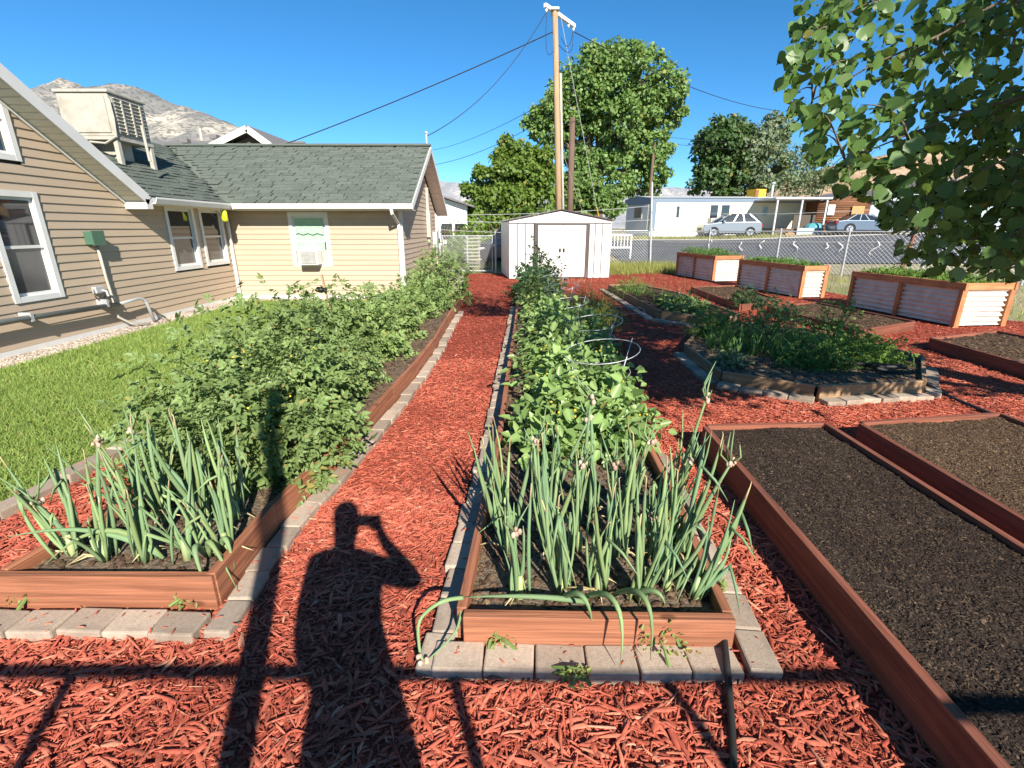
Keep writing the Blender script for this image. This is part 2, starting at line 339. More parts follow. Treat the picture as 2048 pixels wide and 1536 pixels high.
SHEDWHITE = plain('shed_enamel', (0.66, 0.66, 0.63), 0.42, var=0.05, scale=2, dirt=((0.55, 0.5, 0.42), 1.6, 0.35))
SHEDBROWN = plain('shed_trim', (0.075, 0.058, 0.05), 0.5, var=0.1)
BARK = plain('tree_bark', (0.15, 0.115, 0.085), 0.9, var=0.4, scale=6, stretch=(3, 3, 0.6), bump=0.7)
ONION = leafy('onion_leaf', [(0.17, 0.27, 0.125), (0.23, 0.34, 0.145), (0.14, 0.24, 0.13), (0.29, 0.385, 0.15), (0.19, 0.29, 0.145), (0.26, 0.36, 0.17)], 0.18, 0.6, 0.2)
DRYLEAF = leafy('dry_onion_leaf', [(0.42, 0.33, 0.17), (0.5, 0.42, 0.22), (0.33, 0.25, 0.12)], 0.1, 0.7)
ONIONPALE = leafy('onion_stem', [(0.42, 0.48, 0.2), (0.36, 0.44, 0.2)], 0.15, 0.4)
BULBIL = leafy('onion_bulbil', [(0.5, 0.36, 0.24), (0.42, 0.26, 0.2), (0.6, 0.5, 0.34)], 0.05, 0.5)
TOMLEAF = leafy('tomato_leaf', [(0.15, 0.225, 0.07), (0.205, 0.29, 0.095), (0.175, 0.255, 0.08), (0.245, 0.33, 0.11), (0.185, 0.27, 0.088)], 0.3, 0.5)
STEM = leafy('green_stem', [(0.13, 0.2, 0.05), (0.17, 0.24, 0.07)], 0.1, 0.6)
TOMATO_RED = plain('ripe_tomato', (0.42, 0.05, 0.02), 0.25, var=0.2, spec=0.5)
PEPLEAF = leafy('pepper_leaf', [(0.175, 0.28, 0.08), (0.24, 0.36, 0.11), (0.20, 0.31, 0.095), (0.29, 0.41, 0.135)], 0.3, 0.38, 0.45)
FLOWER = plain('yellow_flower', (0.72, 0.5, 0.03), 0.6)
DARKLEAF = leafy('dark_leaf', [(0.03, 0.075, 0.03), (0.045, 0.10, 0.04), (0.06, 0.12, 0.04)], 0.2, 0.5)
FERN = leafy('feathery_green', [(0.10, 0.21, 0.05), (0.15, 0.27, 0.06), (0.08, 0.17, 0.045)], 0.3, 0.6)
GOLDFERN = leafy('golden_green', [(0.17, 0.2, 0.04), (0.23, 0.23, 0.05), (0.13, 0.16, 0.035)], 0.3, 0.6)
CARROT = leafy('carrot_green', [(0.16, 0.29, 0.05), (0.22, 0.35, 0.07), (0.13, 0.24, 0.05)], 0.35, 0.6)
GRASS = leafy('lawn_blade', [(0.16, 0.26, 0.055), (0.22, 0.32, 0.07), (0.28, 0.36, 0.09), (0.14, 0.235, 0.05), (0.34, 0.37, 0.12)], 0.3, 0.6, 0.2)
DRYGRASS = leafy('dry_grass', [(0.30, 0.28, 0.08), (0.22, 0.27, 0.06), (0.4, 0.35, 0.14)], 0.25, 0.7, 0.1)
TREELEAF = leafy('cottonwood_leaf', [(0.10, 0.18, 0.045), (0.14, 0.235, 0.06), (0.18, 0.28, 0.08), (0.12, 0.20, 0.055)], 0.32, 0.5)
TREELEAF2 = leafy('bright_leaf', [(0.11, 0.2, 0.03), (0.16, 0.25, 0.045), (0.2, 0.29, 0.05)], 0.35, 0.5)
TREEDARK = leafy('dark_tree_leaf', [(0.045, 0.10, 0.03), (0.07, 0.135, 0.04), (0.09, 0.16, 0.05)], 0.25, 0.5)
TREEGREY = leafy('silver_leaf', [(0.15, 0.2, 0.11), (0.2, 0.25, 0.15), (0.12, 0.17, 0.08)], 0.3, 0.5)
NEARLEAF = leafy('near_cottonwood_leaf', [(0.07, 0.14, 0.035), (0.10, 0.185, 0.05), (0.13, 0.22, 0.06), (0.08, 0.155, 0.04)], 0.42, 0.4, 0.4)
WEED = leafy('weed_leaf', [(0.16, 0.24, 0.06), (0.22, 0.26, 0.07), (0.25, 0.16, 0.06)], 0.25, 0.5)

# ------------------------------------------------------------------ bed outlines (world metres, from the photo's ground contacts)
L_BED = [(-2.24, 1.74), (-1.30, 1.74), (-1.30, 2.3), (-1.24, 2.8), (-1.18, 3.4), (-1.13, 4.3), (-1.08, 5.3), (-1.06, 6.4), (-1.10, 8.2), (-1.12, 11.2), (-2.35, 11.2), (-2.3, 6), (-2.1, 2.4)]
C_BED = [(-0.20, 1.55), (0.84, 1.53), (0.93, 2.6), (1.02, 4.5), (1.10, 7), (1.18, 10), (1.3, 14.4), (0.24, 14.4), (0.12, 10.2), (0.05, 7.5), (-0.02, 5.6), (-0.09, 3.3)]
S1_BED = [(1.44, 3.36), (2.38, 3.42), (2.36, 0.3), (1.32, 0.3)]
S2_BED = [(2.64, 3.42), (3.9, 3.62), (3.86, 0.4), (2.55, 0.4)]
OCT_BED = [(2.27, 6.2), (2.22, 4.95), (2.95, 4.45), (4.1, 4.6), (4.85, 5.55), (4.75, 6.9), (4.0, 7.7), (3.0, 7.5)]
B4_BED = [(2.6, 13.2), (2.72, 8.85), (3.42, 8.1), (4.0, 8.5), (3.95, 11.5), (3.4, 13.4)]
A_BED = [(4.75, 13.0), (6.1, 13.4), (5.75, 10.5), (4.62, 9.8)]
B_BED = [(5.05, 9.6), (6.3, 10.1), (6.62, 7.9), (5.2, 7.2)]
R_BED = [(5.8, 6.6), (7.2, 7.1), (7.3, 4.6), (5.72, 4.6)]
BEDS = [L_BED, C_BED, S1_BED, S2_BED, OCT_BED, B4_BED, A_BED, B_BED, R_BED]
MULCH = [(-2.92, -1.5), (-2.92, 2.4), (-2.78, 4.5), (-2.7, 11.4), (-1.15, 11.6), (-1.35, 14), (-1.75, 18.4), (-0.3, 18.6), (0, 17), (3.5, 17.9), (5.4, 18.8), (7.9, 17.2), (8.7, 9.2), (9.6, 8.2), (9.6, -1.5)]
def poly_mesh(name, poly, z):
    me = bpy.data.meshes.new(name); me.from_pydata([(p[0], p[1], z) for p in poly], [], [tuple(range(len(poly)))]); me.update(); return me
def bed_mask(P, grow=0.0):
    m = np.zeros(len(P), bool)
    for b in BEDS:
        c = np.mean(np.array(b), axis=0); q = [tuple(c + (np.array(p) - c) * 1.0) for p in b]; m |= in_poly(P, q)
    return m

# ================================================================== THE SETTING
def grid_mesh(name, xs, ys, zf, smooth=True):
    X, Y = np.meshgrid(xs, ys); Z = zf(X, Y); nx, ny = len(xs), len(ys)
    V = np.stack([X, Y, Z], -1).reshape(-1, 3); i = np.arange(nx - 1)[None] + (np.arange(ny - 1) * nx)[:, None]
    Fa = np.stack([i, i + 1, i + 1 + nx, i + nx], -1).reshape(-1, 4); return mesh_np(name, V, Fa, smooth)
struct('ground', grid_mesh('ground', np.r_[-3000:-100:8j, -80:80:41j, 100:3000:8j], np.r_[-300:-20:5j, -10:90:61j, 110:3500:10j], lambda x, y: zg(x, y) - 0.035), DIRT, 'dry bare ground with grassy patches around the garden')
struct('mulch', poly_mesh('mulch', MULCH, 0.0), MULCHBASE, 'red wood mulch covering the garden paths')
LAWN = [(-6.12, -2), (-2.98, -2), (-2.98, 2.4), (-2.84, 4.5), (-2.76, 11.3), (-6.12, 11.3)]
struct('lawn', poly_mesh('lawn', LAWN, -0.012), LAWNBASE, 'sunny green lawn between the house and the left bed')
GRAV = [(-6.66, -2), (-6.12, -2), (-6.12, 11.3), (-2.76, 11.3), (-2.7, 11.42), (-1.15, 11.62), (-1.35, 14), (-1.78, 18.4), (-1.8, 19.2), (-2.7, 19.2), (-2.7, 11.85), (-6.66, 11.85)]
struct('gravel_strip', poly_mesh('gravel_strip', GRAV, -0.022), GRAVELBASE, 'pale gravel strip along the foot of the house')
def road_z(x, y): return zg(x, y) + 0.012
struct('road', grid_mesh('road', np.linspace(5.5, 90, 50), np.linspace(23.5, 37.2, 24), road_z), ASPHALT, 'blue grey asphalt road beyond the wire fence')
struct('gutter_strip', grid_mesh('gutter_strip', np.linspace(9, 90, 50), np.linspace(37.2, 38.0, 4), lambda x, y: zg(x, y) + 0.03), CONCRETE, 'pale concrete strip at the far edge of the road')

from mathutils import noise as mn
def hill(name, label, prof, y0, y1, y2, cols, seed, rough=14, sharp=1.0):
    xs = np.linspace(prof[0][0], prof[-1][0], 190); ys = np.linspace(y0, y2, 60)
    H = np.interp(xs, [p[0] for p in prof], [p[1] for p in prof])
    V = []
    for y in ys:
        t = (y - y0) / (y1 - y0) if y <= y1 else max(0, 1 - (y - y1) / (y2 - y1))
        for x, h in zip(xs, H):
            n = mn.fractal(Vector((x * 0.012 + seed, y * 0.006, seed)), 0.9, 2.1, 6)
            rg = abs(mn.noise(Vector((x * 0.022 + seed, y * 0.004, 3.0))))
            hh = h * (t ** sharp) + (n * rough - rg * rough * 1.3 * (1 - t * 0.6)) * min(1, t * 2.5) * (0.5 if t > 0.97 else 1)
            V.append((x, y, hh - 2))
    nx = len(xs); Fa = [(j * nx + i, j * nx + i + 1, (j + 1) * nx + i + 1, (j + 1) * nx + i) for j in range(len(ys) - 1) for i in range(nx - 1)]
    m, nt, b, out = nodes_of(name + '_rock')
    tc = N(nt, 'ShaderNodeTexCoord'); mp = N(nt, 'ShaderNodeMapping'); mp.inputs['Scale'].default_value = (1, 0.5, 1.8); nt.links.new(tc.outputs['Object'], mp.inputs[0])
    n1 = N(nt, 'ShaderNodeTexNoise'); n1.inputs['Scale'].default_value = 0.018; n1.inputs['Detail'].default_value = 9; n1.inputs['Roughness'].default_value = 0.7; nt.links.new(mp.outputs[0], n1.inputs['Vector'])
    n2 = N(nt, 'ShaderNodeTexNoise'); n2.inputs['Scale'].default_value = 0.16; n2.inputs['Detail'].default_value = 4; nt.links.new(tc.outputs['Object'], n2.inputs['Vector'])
    c = ramp(nt, n1.outputs['Fac'], [(0.38, cols[0]), (0.5, cols[1]), (0.56, cols[2]), (0.66, cols[3])])
    c = mixc(nt, ramp(nt, n2.outputs['Fac'], [(0.52, (0, 0, 0)), (0.58, (0.75, 0.75, 0.75))]), c, cols[4])
    nt.links.new(c, b.inputs['Base Color']); b.inputs['Roughness'].default_value = 1; b.inputs['Specular IOR Level'].default_value = 0
    o = struct(name, mesh_np(name, V, Fa, True), m, label); o['category'] = 'hill'
hill('mountain', 'grey mountain with pale cliffs rising behind the house', [(-1250, 120), (-900, 165), (-790, 205), (-735, 240), (-697, 226), (-660, 232), (-612, 226), (-560, 205), (-470, 172), (-400, 140), (-300, 90), (-200, 50)], 430, 900, 1500,
     [(0.16, 0.16, 0.155), (0.20, 0.195, 0.185), (0.30, 0.275, 0.235), (0.48, 0.43, 0.35), (0.10, 0.105, 0.095)], 3.1)
hill('mesa', 'far pale mesa above the gate and the mobile home', [(-420, 60), (-250, 108), (-180, 118), (-110, 112), (0, 108), (200, 98), (330, 104), (420, 104), (600, 85), (800, 60)], 900, 1300, 1800,
     [(0.27, 0.28, 0.30), (0.32, 0.32, 0.33), (0.42, 0.40, 0.38), (0.5, 0.47, 0.43), (0.2, 0.21, 0.22)], 8.2, 9)
hill('bare_hill', 'bare tan hill behind the far trailers', [(250, 36), (320, 62), (380, 74), (440, 82), (560, 84), (760, 70), (1000, 50)], 400, 560, 900,
     [(0.3, 0.2, 0.12), (0.36, 0.25, 0.16), (0.42, 0.3, 0.2), (0.45, 0.34, 0.24), (0.2, 0.17, 0.09)], 5.5, 7)

# ---- mulch chips, lawn blades, gravel stones: nobody could count them
def join_np(lst):
    V, Fa, o = [], [], 0
    for v, f in lst: V.append(v); Fa.append(f + o); o += len(v)
    return np.concatenate(V), np.concatenate(Fa)
def chips(poly, n, xr, yr, L, W, T, zlo=0.0, zhi=0.012, tilt=0.28, mask=True, tpl=None):
    P = np.stack([RNG.uniform(*xr, n), RNG.uniform(*yr, n)], 1); ok = in_poly(P, poly)
    if mask: ok &= ~bed_mask(P)
    P = P[ok]; n = len(P); a = RNG.uniform(0, 2 * np.pi, n)
    ax = np.stack([np.cos(a), np.sin(a), RNG.normal(0, tilt * 0.6, n)], 1); nm = np.stack([RNG.normal(0, tilt, n), RNG.normal(0, tilt, n), np.ones(n)], 1)
    k = RNG.uniform(0, 1, n) ** 1.6
    sc = np.stack([L[0] + (L[1] - L[0]) * k, RNG.uniform(*W, n), RNG.uniform(*T, n)], 1)
    pos = np.stack([P[:, 0], P[:, 1], RNG.uniform(zlo, zhi, n)], 1)
    Rm = frames(ax, nm); q = n // 4; tpl = tpl or CHIPS; return join_np([scatter(*tpl[k], pos[k * q:(k + 1) * q], Rm[k * q:(k + 1) * q], sc[k * q:(k + 1) * q]) for k in range(4)])
def stuff(name, vf, mat, label, cat, smooth=False):
    o = link(name, mesh_np(name, *vf, smooth), mat); return tag(o, label, cat, kind='stuff')
stuff('mulch_chips', join_np([
    chips(MULCH, 60000, (-2.9, 3.6), (0.55, 2.7), (0.010, 0.05), (0.002, 0.009), (0.0015, 0.004), 0, 0.012, .4),
    chips(MULCH, 22000, (-2.9, 3.6), (0.55, 2.7), (0.025, 0.12), (0.004, 0.02), (0.002, 0.006), 0.006, 0.018, .22),
    chips(MULCH, 75000, (-2.9, 6.2), (2.7, 6.0), (0.014, 0.07), (0.005, 0.015), (0.003, 0.006), 0, 0.016, tpl=RIDGE),
    chips(MULCH, 75000, (-2.0, 9.4), (6.0, 18.6), (0.022, 0.08), (0.010, 0.024), (0.004, 0.009), 0.002, 0.016, tpl=SHARD)]), MULCHCHIP, 'red shredded wood chips strewn over the garden paths', 'mulch')
def blades(poly, n, xr, yr, h, w, lean=0.45, mask=None, z=0.0, tpl=None):
    P = np.stack([RNG.uniform(*xr, n), RNG.uniform(*yr, n)], 1); ok = in_poly(P, poly)
    if mask is not None: ok &= mask(P)
    P = P[ok]; n = len(P)
    ax = np.stack([RNG.normal(0, lean, n), RNG.normal(0, lean, n), np.ones(n)], 1); nm = np.stack([RNG.normal(0, 1, n), RNG.normal(0, 1, n), np.full(n, 0.2)], 1)
    pos = np.stack([P[:, 0], P[:, 1], np.full(n, z) if np.isscalar(z) else z(P)], 1); sc = RNG.uniform(*h, n)
    tv, tf = tpl or strip_blade(2, w, 0.5); return scatter(tv, tf, pos, frames(ax, nm), sc)
stuff('lawn_grass', join_np([blades(LAWN, 70000, (-6.2, -2.9), (1.8, 5.2), (0.035, 0.07), 0.07, 0.6, z=-0.012),
                             blades(LAWN, 60000, (-6.2, -2.7), (5.2, 11.3), (0.035, 0.075), 0.10, 0.6, z=-0.012, tpl=strip_blade(1, .10, .3))]), GRASS, 'mown green and yellowish grass blades of the lawn', 'grass')
def stones(poly, n, xr, yr, s, z, flat=0.6):
    P = np.stack([RNG.uniform(*xr, n), RNG.uniform(*yr, n)], 1); P = P[in_poly(P, poly)]; n = len(P)
    tv = np.array([(0, 0, 1), (1, 0, 0.1), (0.3, 0.9, 0), (-0.8, 0.5, 0.1), (-0.7, -0.6, 0), (0.4, -0.9, 0.1), (0, 0, -0.5)], float)
    tf = [(0, 1, 2), (0, 2, 3), (0, 3, 4), (0, 4, 5), (0, 5, 1)]
    a = RNG.uniform(0, 2 * np.pi, n); ax = np.stack([np.cos(a), np.sin(a), RNG.normal(0, .2, n)], 1); nm = np.stack([RNG.normal(0, .3, n), RNG.normal(0, .3, n), np.ones(n)], 1)
    k = RNG.uniform(*s, n); sc = np.stack([k, k * RNG.uniform(.6, 1, n), k * flat], 1); return scatter(tv, tf, np.stack([P[:, 0], P[:, 1], np.full(n, z)], 1), frames(ax, nm), sc)
stuff('gravel_stones', join_np([stones(GRAV, 9000, (-6.66, -6.1), (4.5, 11.9), (0.012, 0.028), -0.02), stones(GRAV, 4000, (-6.66, -2.6), (11.2, 11.9), (0.014, 0.03), -0.02), stones(GRAV, 5000, (-2.8, -1.1), (11.4, 19.2), (0.014, 0.03), -0.02)]), GRAVEL, 'small pale stones along the house wall', 'gravel')
FIELD = [(3.5, 18.0), (5.4, 18.9), (8.0, 17.2), (8.8, 9.2), (9.7, 8.0), (14, 8), (14, 15), (6.5, 22.8), (3.6, 23), (3.5, 18)]
stuff('roadside_grass', join_np([blades(FIELD, 9000, (3.4, 14), (8, 23), (0.08, 0.28), 0.03, 0.35, z=-0.03),
      blades([(3.5, 18.2), (8, 18.2), (7, 22.5), (3.6, 22.5)], 7000, (3.4, 8), (18.2, 22.5), (0.15, 0.42), 0.025, 0.3, z=-0.03),
      blades([(9, 37.8), (21, 37.8), (21, 40.5), (9, 40.5)], 2500, (9, 21), (37.9, 40.5), (0.1, 0.35), 0.05, 0.35, z=lambda P: zg(P[:, 0], P[:, 1]))]), DRYGRASS, 'dry yellow green grass around the wire fence', 'grass')
stuff('gate_weeds', join_np([blades([(-4, 19.5), (1, 19.5), (1, 25), (-4, 25)], 3000, (-4, 1), (19.5, 25), (0.08, 0.3), 0.04, 0.4, z=-0.02)]), DRYGRASS, 'dry grass behind the chain link gate', 'grass')

# ================================================================== THE HOUSE
HX, EZ = -6.65, 2.15                                 # long wall plane and eave height
house = thing('house', 'tan vinyl sided house with green shingle roof and white trim', 'house', (HX, 9, 0))
def cut(lo, hi, holes):
    seg = [(lo, hi)]
    for a, b in holes:
        nxt = []
        for s, e in seg:
            if b <= s or a >= e: nxt.append((s, e)); continue
            if a > s: nxt.append((s, a))
            if b < e: nxt.append((b, e))
        seg = nxt
    return [s for s in seg if s[1] - s[0] > 0.01]
def siding(wall, origin, u, nrm, z0, ztop, span, holes, ex=0.118):
    """lap boards: u along the wall, nrm outwards; span(z) -> (u0,u1) ; holes = (u0,u1,z0,z1)"""
    u, nrm, o = Vector(u), Vector(nrm), Vector(origin); z = z0
    while z < ztop - 0.02:
        h = min(ex, ztop - z); zm = z + h * 0.5
        sp = span(zm)
        if sp:
            for a, b in cut(sp[0], sp[1], [(q[0], q[1]) for q in holes if q[2] < zm < q[3]]):
                mb = MB(); A, B = o + u * a, o + u * b; Z = Vector((0, 0, 1))
                prof = [(0.004, z), (0.020, z), (0.021, z + 0.006), (0.007, z + h * 0.97), (0.004, z + h)]
                V = [A + nrm * n + Z * k for n, k in prof] + [B + nrm * n + Z * k for n, k in prof]; n = len(prof)
                mb.add(V, [tuple(range(n)), tuple(range(2 * n - 1, n - 1, -1))] + [(i, i + n, (i + 1) % n + n, (i + 1) % n) for i in range(n)])
                part('siding_board', mb, SIDING, wall)
        z += ex
def window(parent, o, u, nrm, u0, u1, z0, z1, fr=0.075, lower=GLASS, upper=GLASS, trim=WHITE, midfrac=0.5, proud=0.03):
    u, nrm, o, Z = Vector(u), Vector(nrm), Vector(o), Vector((0, 0, 1))
    def pt(a, z, n): return o + u * a + Z * z + nrm * n
    mb = MB(); t = proud
    def rect(a0, a1, b0, b1, n0, n1): mb.obox((pt((a0 + a1) / 2, (b0 + b1) / 2, (n0 + n1) / 2)), u * (a1 - a0) / 2, Z * (b1 - b0) / 2, nrm * (n1 - n0) / 2)
    rect(u0, u0 + fr, z0, z1, -0.04, t); rect(u1 - fr, u1, z0, z1, -0.04, t); rect(u0 + fr, u1 - fr, z1 - fr, z1, -0.04, t - .002); rect(u0 + fr, u1 - fr, z0, z0 + fr, -0.04, t - .002)
    w = part('window', mb, trim, parent)
    zm = z0 + (z1 - z0) * midfrac; s = 0.04; a0, a1 = u0 + fr, u1 - fr
    for lo, hi, dn, m in ((zm - s / 2, z1 - fr, -0.012, upper), (z0 + fr, zm + s / 2, -0.03, lower)):
        mb = MB(); rect(a0, a0 + s, lo, hi, dn - .015, dn); rect(a1 - s, a1, lo, hi, dn - .015, dn); rect(a0 + s, a1 - s, lo, lo + s, dn - .015, dn - .001); rect(a0 + s, a1 - s, hi - s, hi, dn - .015, dn - .001)
        part('sash', mb, trim, w)
        mb = MB(); rect(a0 + s, a1 - s, lo + s, hi - s, dn - .012, dn - .008); part('pane', mb, m, w)
    return w
# long wall, gable part A (ridge across the view) and low part B
AP, AY, ARID = 0.65, 8.94, 5.2                       # pitch, far eave, ridge y
def wall_top(y): return EZ + 0.0 if y >= AY else EZ + AP * (AY - max(y, 2 * ARID - y))
W1 = (6.49, 7.24, 0.64, 2.08); WU = (6.2, 7.16, 2.46, 3.5); W2 = (9.8, 10.68, 0.80, 2.04); W3 = (10.85, 11.72, 0.82, 2.04)
mb = MB(); 
prof = [(1.5, 0.0), (11.9, 0.0), (11.9, EZ - .01), (AY, EZ - .01), (ARID, wall_top(ARID) - .03), (1.5, wall_top(1.5) - .03)]
mb.prism([(HX - 0.14, y, z) for y, z in prof], (0.10, 0, 0))
wallA = part('wall', mb, DARKCORE, house)
def spanA(z):
    if z <= EZ: return (1.5, 11.88)
    if z >= wall_top(ARID): return None
    d = (z - EZ) / AP; return (max(1.5, 2 * ARID - AY + d), AY - d)
siding(wallA, (HX, 0, 0), (0, 1, 0), (1, 0, 0), 0.06, wall_top(ARID), spanA, [W1, WU, W2, W3])
for q in (W1, WU, W2, W3): window(house, (HX + .005, 0, 0), (0, 1, 0), (1, 0, 0), *q, lower=SCREEN if q is not WU else GLASS)
part('base_trim', MB().box(HX - .03, HX + 0.028, 1.5, 11.875, -0.03, 0.058), WHITE, house)
# wing C
WY, WX1 = 11.9, -2.58
WW = (-5.2, -4.27, 0.74, 1.96)
mb = MB().box(HX - .04, WX1 - 0.04, WY + 0.04, WY + 0.12, 0, EZ - .02); wallC = part('wall', mb, DARKCORE, house)
siding(wallC, (0, WY, 0), (1, 0, 0), (0, -1, 0), 0.06, EZ - .03, lambda z: (HX + .03, WX1 - .05), [WW])
part('base_trim', MB().box(HX + .03, WX1 + .01, WY - .028, WY + .03, -0.03, 0.058), WHITE, house)
part('corner_post', MB().box(HX + .002, HX + 0.05, WY - .05, WY - .002, 0.058, EZ - .03), WHITE, house)
part('corner_post', MB().box(WX1 - 0.05, WX1 + .025, WY - .025, WY + .06, 0.058, EZ - .04), WHITE, house)
window(house, (0, WY + .005, 0), (1, 0, 0), (0, -1, 0), *WW, fr=0.085, lower=CURTAIN, upper=CURTAIN, midfrac=0.47)
for k, (zz, h0) in enumerate(((1.66, 0.24), (1.30, 0.26))):              # gathered valances seen through the glass
    mb = MB(); n = 26
    V = []
    for i in range(n + 1):
        x = WW[0] + .14 + (WW[1] - WW[0] - .28) * i / n; d = 0.008 * math.sin(i * 1.9); V += [(x, WY - 0.012 + d * 0.3 - k * .002, zz + 0.012 * math.sin(i * .8)), (x, WY - 0.016 + d * 0.3 - k * .002, zz - h0 + .06 + 0.015 * math.sin(i * .7 + k))]
    mb.add(V, [(2 * i, 2 * i + 1, 2 * i + 3, 2 * i + 2) for i in range(n)]); part('curtain', mb, CURTAIN, house)
# gable end of the wing (in shade), ridge along x
CP, CRY, CRZ, CBY = 0.53, 14.5, 3.72, 17.55
mb = MB().prism([(WX1 - .14, WY + .1, 0), (WX1 - .14, 17.1, 0), (WX1 - .14, 17.1, EZ), (WX1 - .14, CRY, CRZ - .12), (WX1 - .14, WY + .1, EZ)], (0.1, 0, 0)); wallG = part('wall', mb, DARKCORE, house)
def spanG(z):
    if z <= EZ - .05: return (WY + .06, 17.1)
    d = (z - EZ + .05) / CP; return (WY + .06 + d, 17.1 - d) if 17.0 - 2 * d > WY + .1 else None
siding(wallG, (WX1, 0, 0), (0, 1, 0), (1, 0, 0), 0.06, CRZ - .15, spanG, [])
part('base_trim', MB().box(WX1 - .03, WX1 + .026, WY + .07, 17.1, -0.03, 0.058), WHITE, house)
part('corner_post', MB().box(WX1 - .05, WX1 + .03, 17.1, 17.2, 0.05, EZ - .04), WHITE, house)
part('meter_conduit', MB().box(WX1 + .025, WX1 + .1, 15.35, 15.47, 1.2, 2.75).box(WX1 + .025, WX1 + .14, 15.25, 15.55, 1.35, 2.1), CREAM, house)
part('meter_box', MB().box(WX1 + .025, WX1 + .17, 16.3, 16.6, 1.0, 1.5), GALV, house)
# roofs
def slab(name, poly, th, mat, parent): return part(name, MB().prism(poly, (0, 0, -th)), mat, parent)
RX = -2.22; EY = 11.42; EZ0 = 2.12; BX = -6.28; BRX = BX - (CRY - EY)
roofC = slab('roof', [(BX, EY, EZ0), (RX, EY, EZ0), (RX, CRY, CRZ), (BRX, CRY, CRZ)], 0.07, SHINGLE, house)
roofCb = slab('roof', [(RX, CRY, CRZ), (RX, CBY, EZ0), (-12.4, CBY, EZ0), (BRX, CRY, CRZ)], 0.07, SHINGLE, house)
ya = AY - (CRZ - EZ0) / AP
roofB = slab('roof', [(BX, AY, EZ0), (BX, EY, EZ0), (BRX, CRY, CRZ), (BRX, ya, CRZ)], 0.07, SHINGLE, house)
slab('roof', [(BRX, ya, CRZ), (BRX, CRY, CRZ), (BRX - 3, CRY, EZ0), (BRX - 3, ya, EZ0)], 0.07, SHINGLE, house)
AZR = EZ0 + AP * (AY - ARID)
slab('roof', [(BX, AY, EZ0 + .01), (BX, ARID, AZR + .01), (-13.5, ARID, AZR + .01), (-13.5, AY, EZ0 + .01)], 0.07, SHINGLE, house)
slab('roof', [(BX, ARID, AZR + .01), (BX, 2 * ARID - AY, EZ0 + .01), (-13.5, 2 * ARID - AY, EZ0 + .01), (-13.5, ARID, AZR + .01)], 0.07, SHINGLE, house)
# shingle tabs: the front slope of the wing tab by tab, the rest joined
ROWS, EXP = 21, None
sl_len = math.hypot(CRY - EY, CRZ - EZ0); EXP = sl_len / ROWS; cs, sn = (CRY - EY) / sl_len, (CRZ - EZ0) / sl_len
tab_me = [MB().box(-w / 2, w / 2, -EXP * .53, EXP * .53, 0, t).mesh('shingle') for w, t in ((0.30, 0.012), (0.27, 0.018), (0.32, 0.009))]
for m_ in tab_me: m_.materials.append(SHINGLE)
ang = math.atan2(sn, cs); cnt = 0; rest = MB(); rl = root_loc(house)
tabs = []
for r in range(ROWS):
    s = (r + 0.5) * EXP; y, z = EY - .02 + s * cs, EZ0 + s * sn
    xl = BX - s * cs + 0.12; x = RX - 0.16 - (r % 2) * 0.15 - random.uniform(0, .05)
    while x > xl: tabs.append((x, y, z)); x -= 0.31 + random.uniform(-.02, .03)
random.shuffle(tabs)
tabs.sort(key=lambda t: -t[0] - random.random() * .01)
for i, (x, y, z) in enumerate(tabs):
    if i < 300:
        o = bpy.data.objects.new('shingle', random.choice(tab_me)); COL.objects.link(o); o.parent = roofC
        o.location = Vector((x, y, z + 0.004)) - rl; o.rotation_euler = (ang - 0.035 + random.uniform(-.01, .01), 0, 0)
    else:
        a = Vector((0, cs, sn)); n = Vector((0, -sn, cs)); t = random.choice((.005, .008, .011))
        rest.obox(Vector((x, y, z)) + n * (t + .004), (0.148, 0, 0), a * EXP * .53 - n * .006, n * t)
o = part('shingles', rest, SHINGLE, roofC); o['kind'] = 'stuff'
rest = MB(); sB = math.hypot(BX - BRX, CRZ - EZ0); cb, sb = (BX - BRX) / sB, (CRZ - EZ0) / sB
for r in range(ROWS):
    s = (r + .5) * sB / ROWS; x, z = BX - s * cb + .02, EZ0 + s * sb; y = AY - s * cb * (AY - ya) / (BX - BRX) + .2; y1 = EY + s * cb - .15
    while y < y1:
        a = Vector((-cb, 0, sb)); n = Vector((sb, 0, cb)); t = random.choice((.005, .008, .011))
        rest.obox(Vector((x, y, z)) + n * (t + .004), a * EXP * .53 - n * .006, (0, 0.15, 0), n * t); y += .31 + random.uniform(-.02, .03)
o = part('shingles', rest, SHINGLE, roofB); o['kind'] = 'stuff'
part('ridge_cap', MB().bar((RX + .01, CRY, CRZ + .03), (BRX, CRY, CRZ + .03), 0.26, 0.05), SHINGLE, roofC)
# rake of gable A: fascia, soffit panels
for s0, s1 in (((ARID, AZR), (AY, EZ0)), ((2 * ARID - AY, EZ0), (ARID, AZR))):
    part('rake_fascia', MB().bar((BX + .015, s0[0], s0[1] - .06), (BX + .015, s1[0], s1[1] - .06), 0.03, 0.17), WHITE, house)
n = 36
for i in range(n):
    y0 = ARID + (AY - ARID) * i / n; y1 = ARID + (AY - ARID) * (i + .86) / n; f = lambda y: AZR - AP * (y - ARID) - .12
    part('soffit_panel', MB().prism([(BX, y0, f(y0)), (BX, y1, f(y1)), (HX + .02, y1, f(y1)), (HX + .02, y0, f(y0))], (0, 0, -0.012)), SOFFIT, house)
part('soffit_trim', MB().bar((HX + .035, ARID, AZR - .16), (HX + .035, AY, EZ0 - .16), 0.03, 0.05), WHITE, house)
part('eave_box', MB().box(HX + .02, BX + .03, AY - .1, AY + .05, EZ0 - .2, EZ0 - .04), WHITE, house)
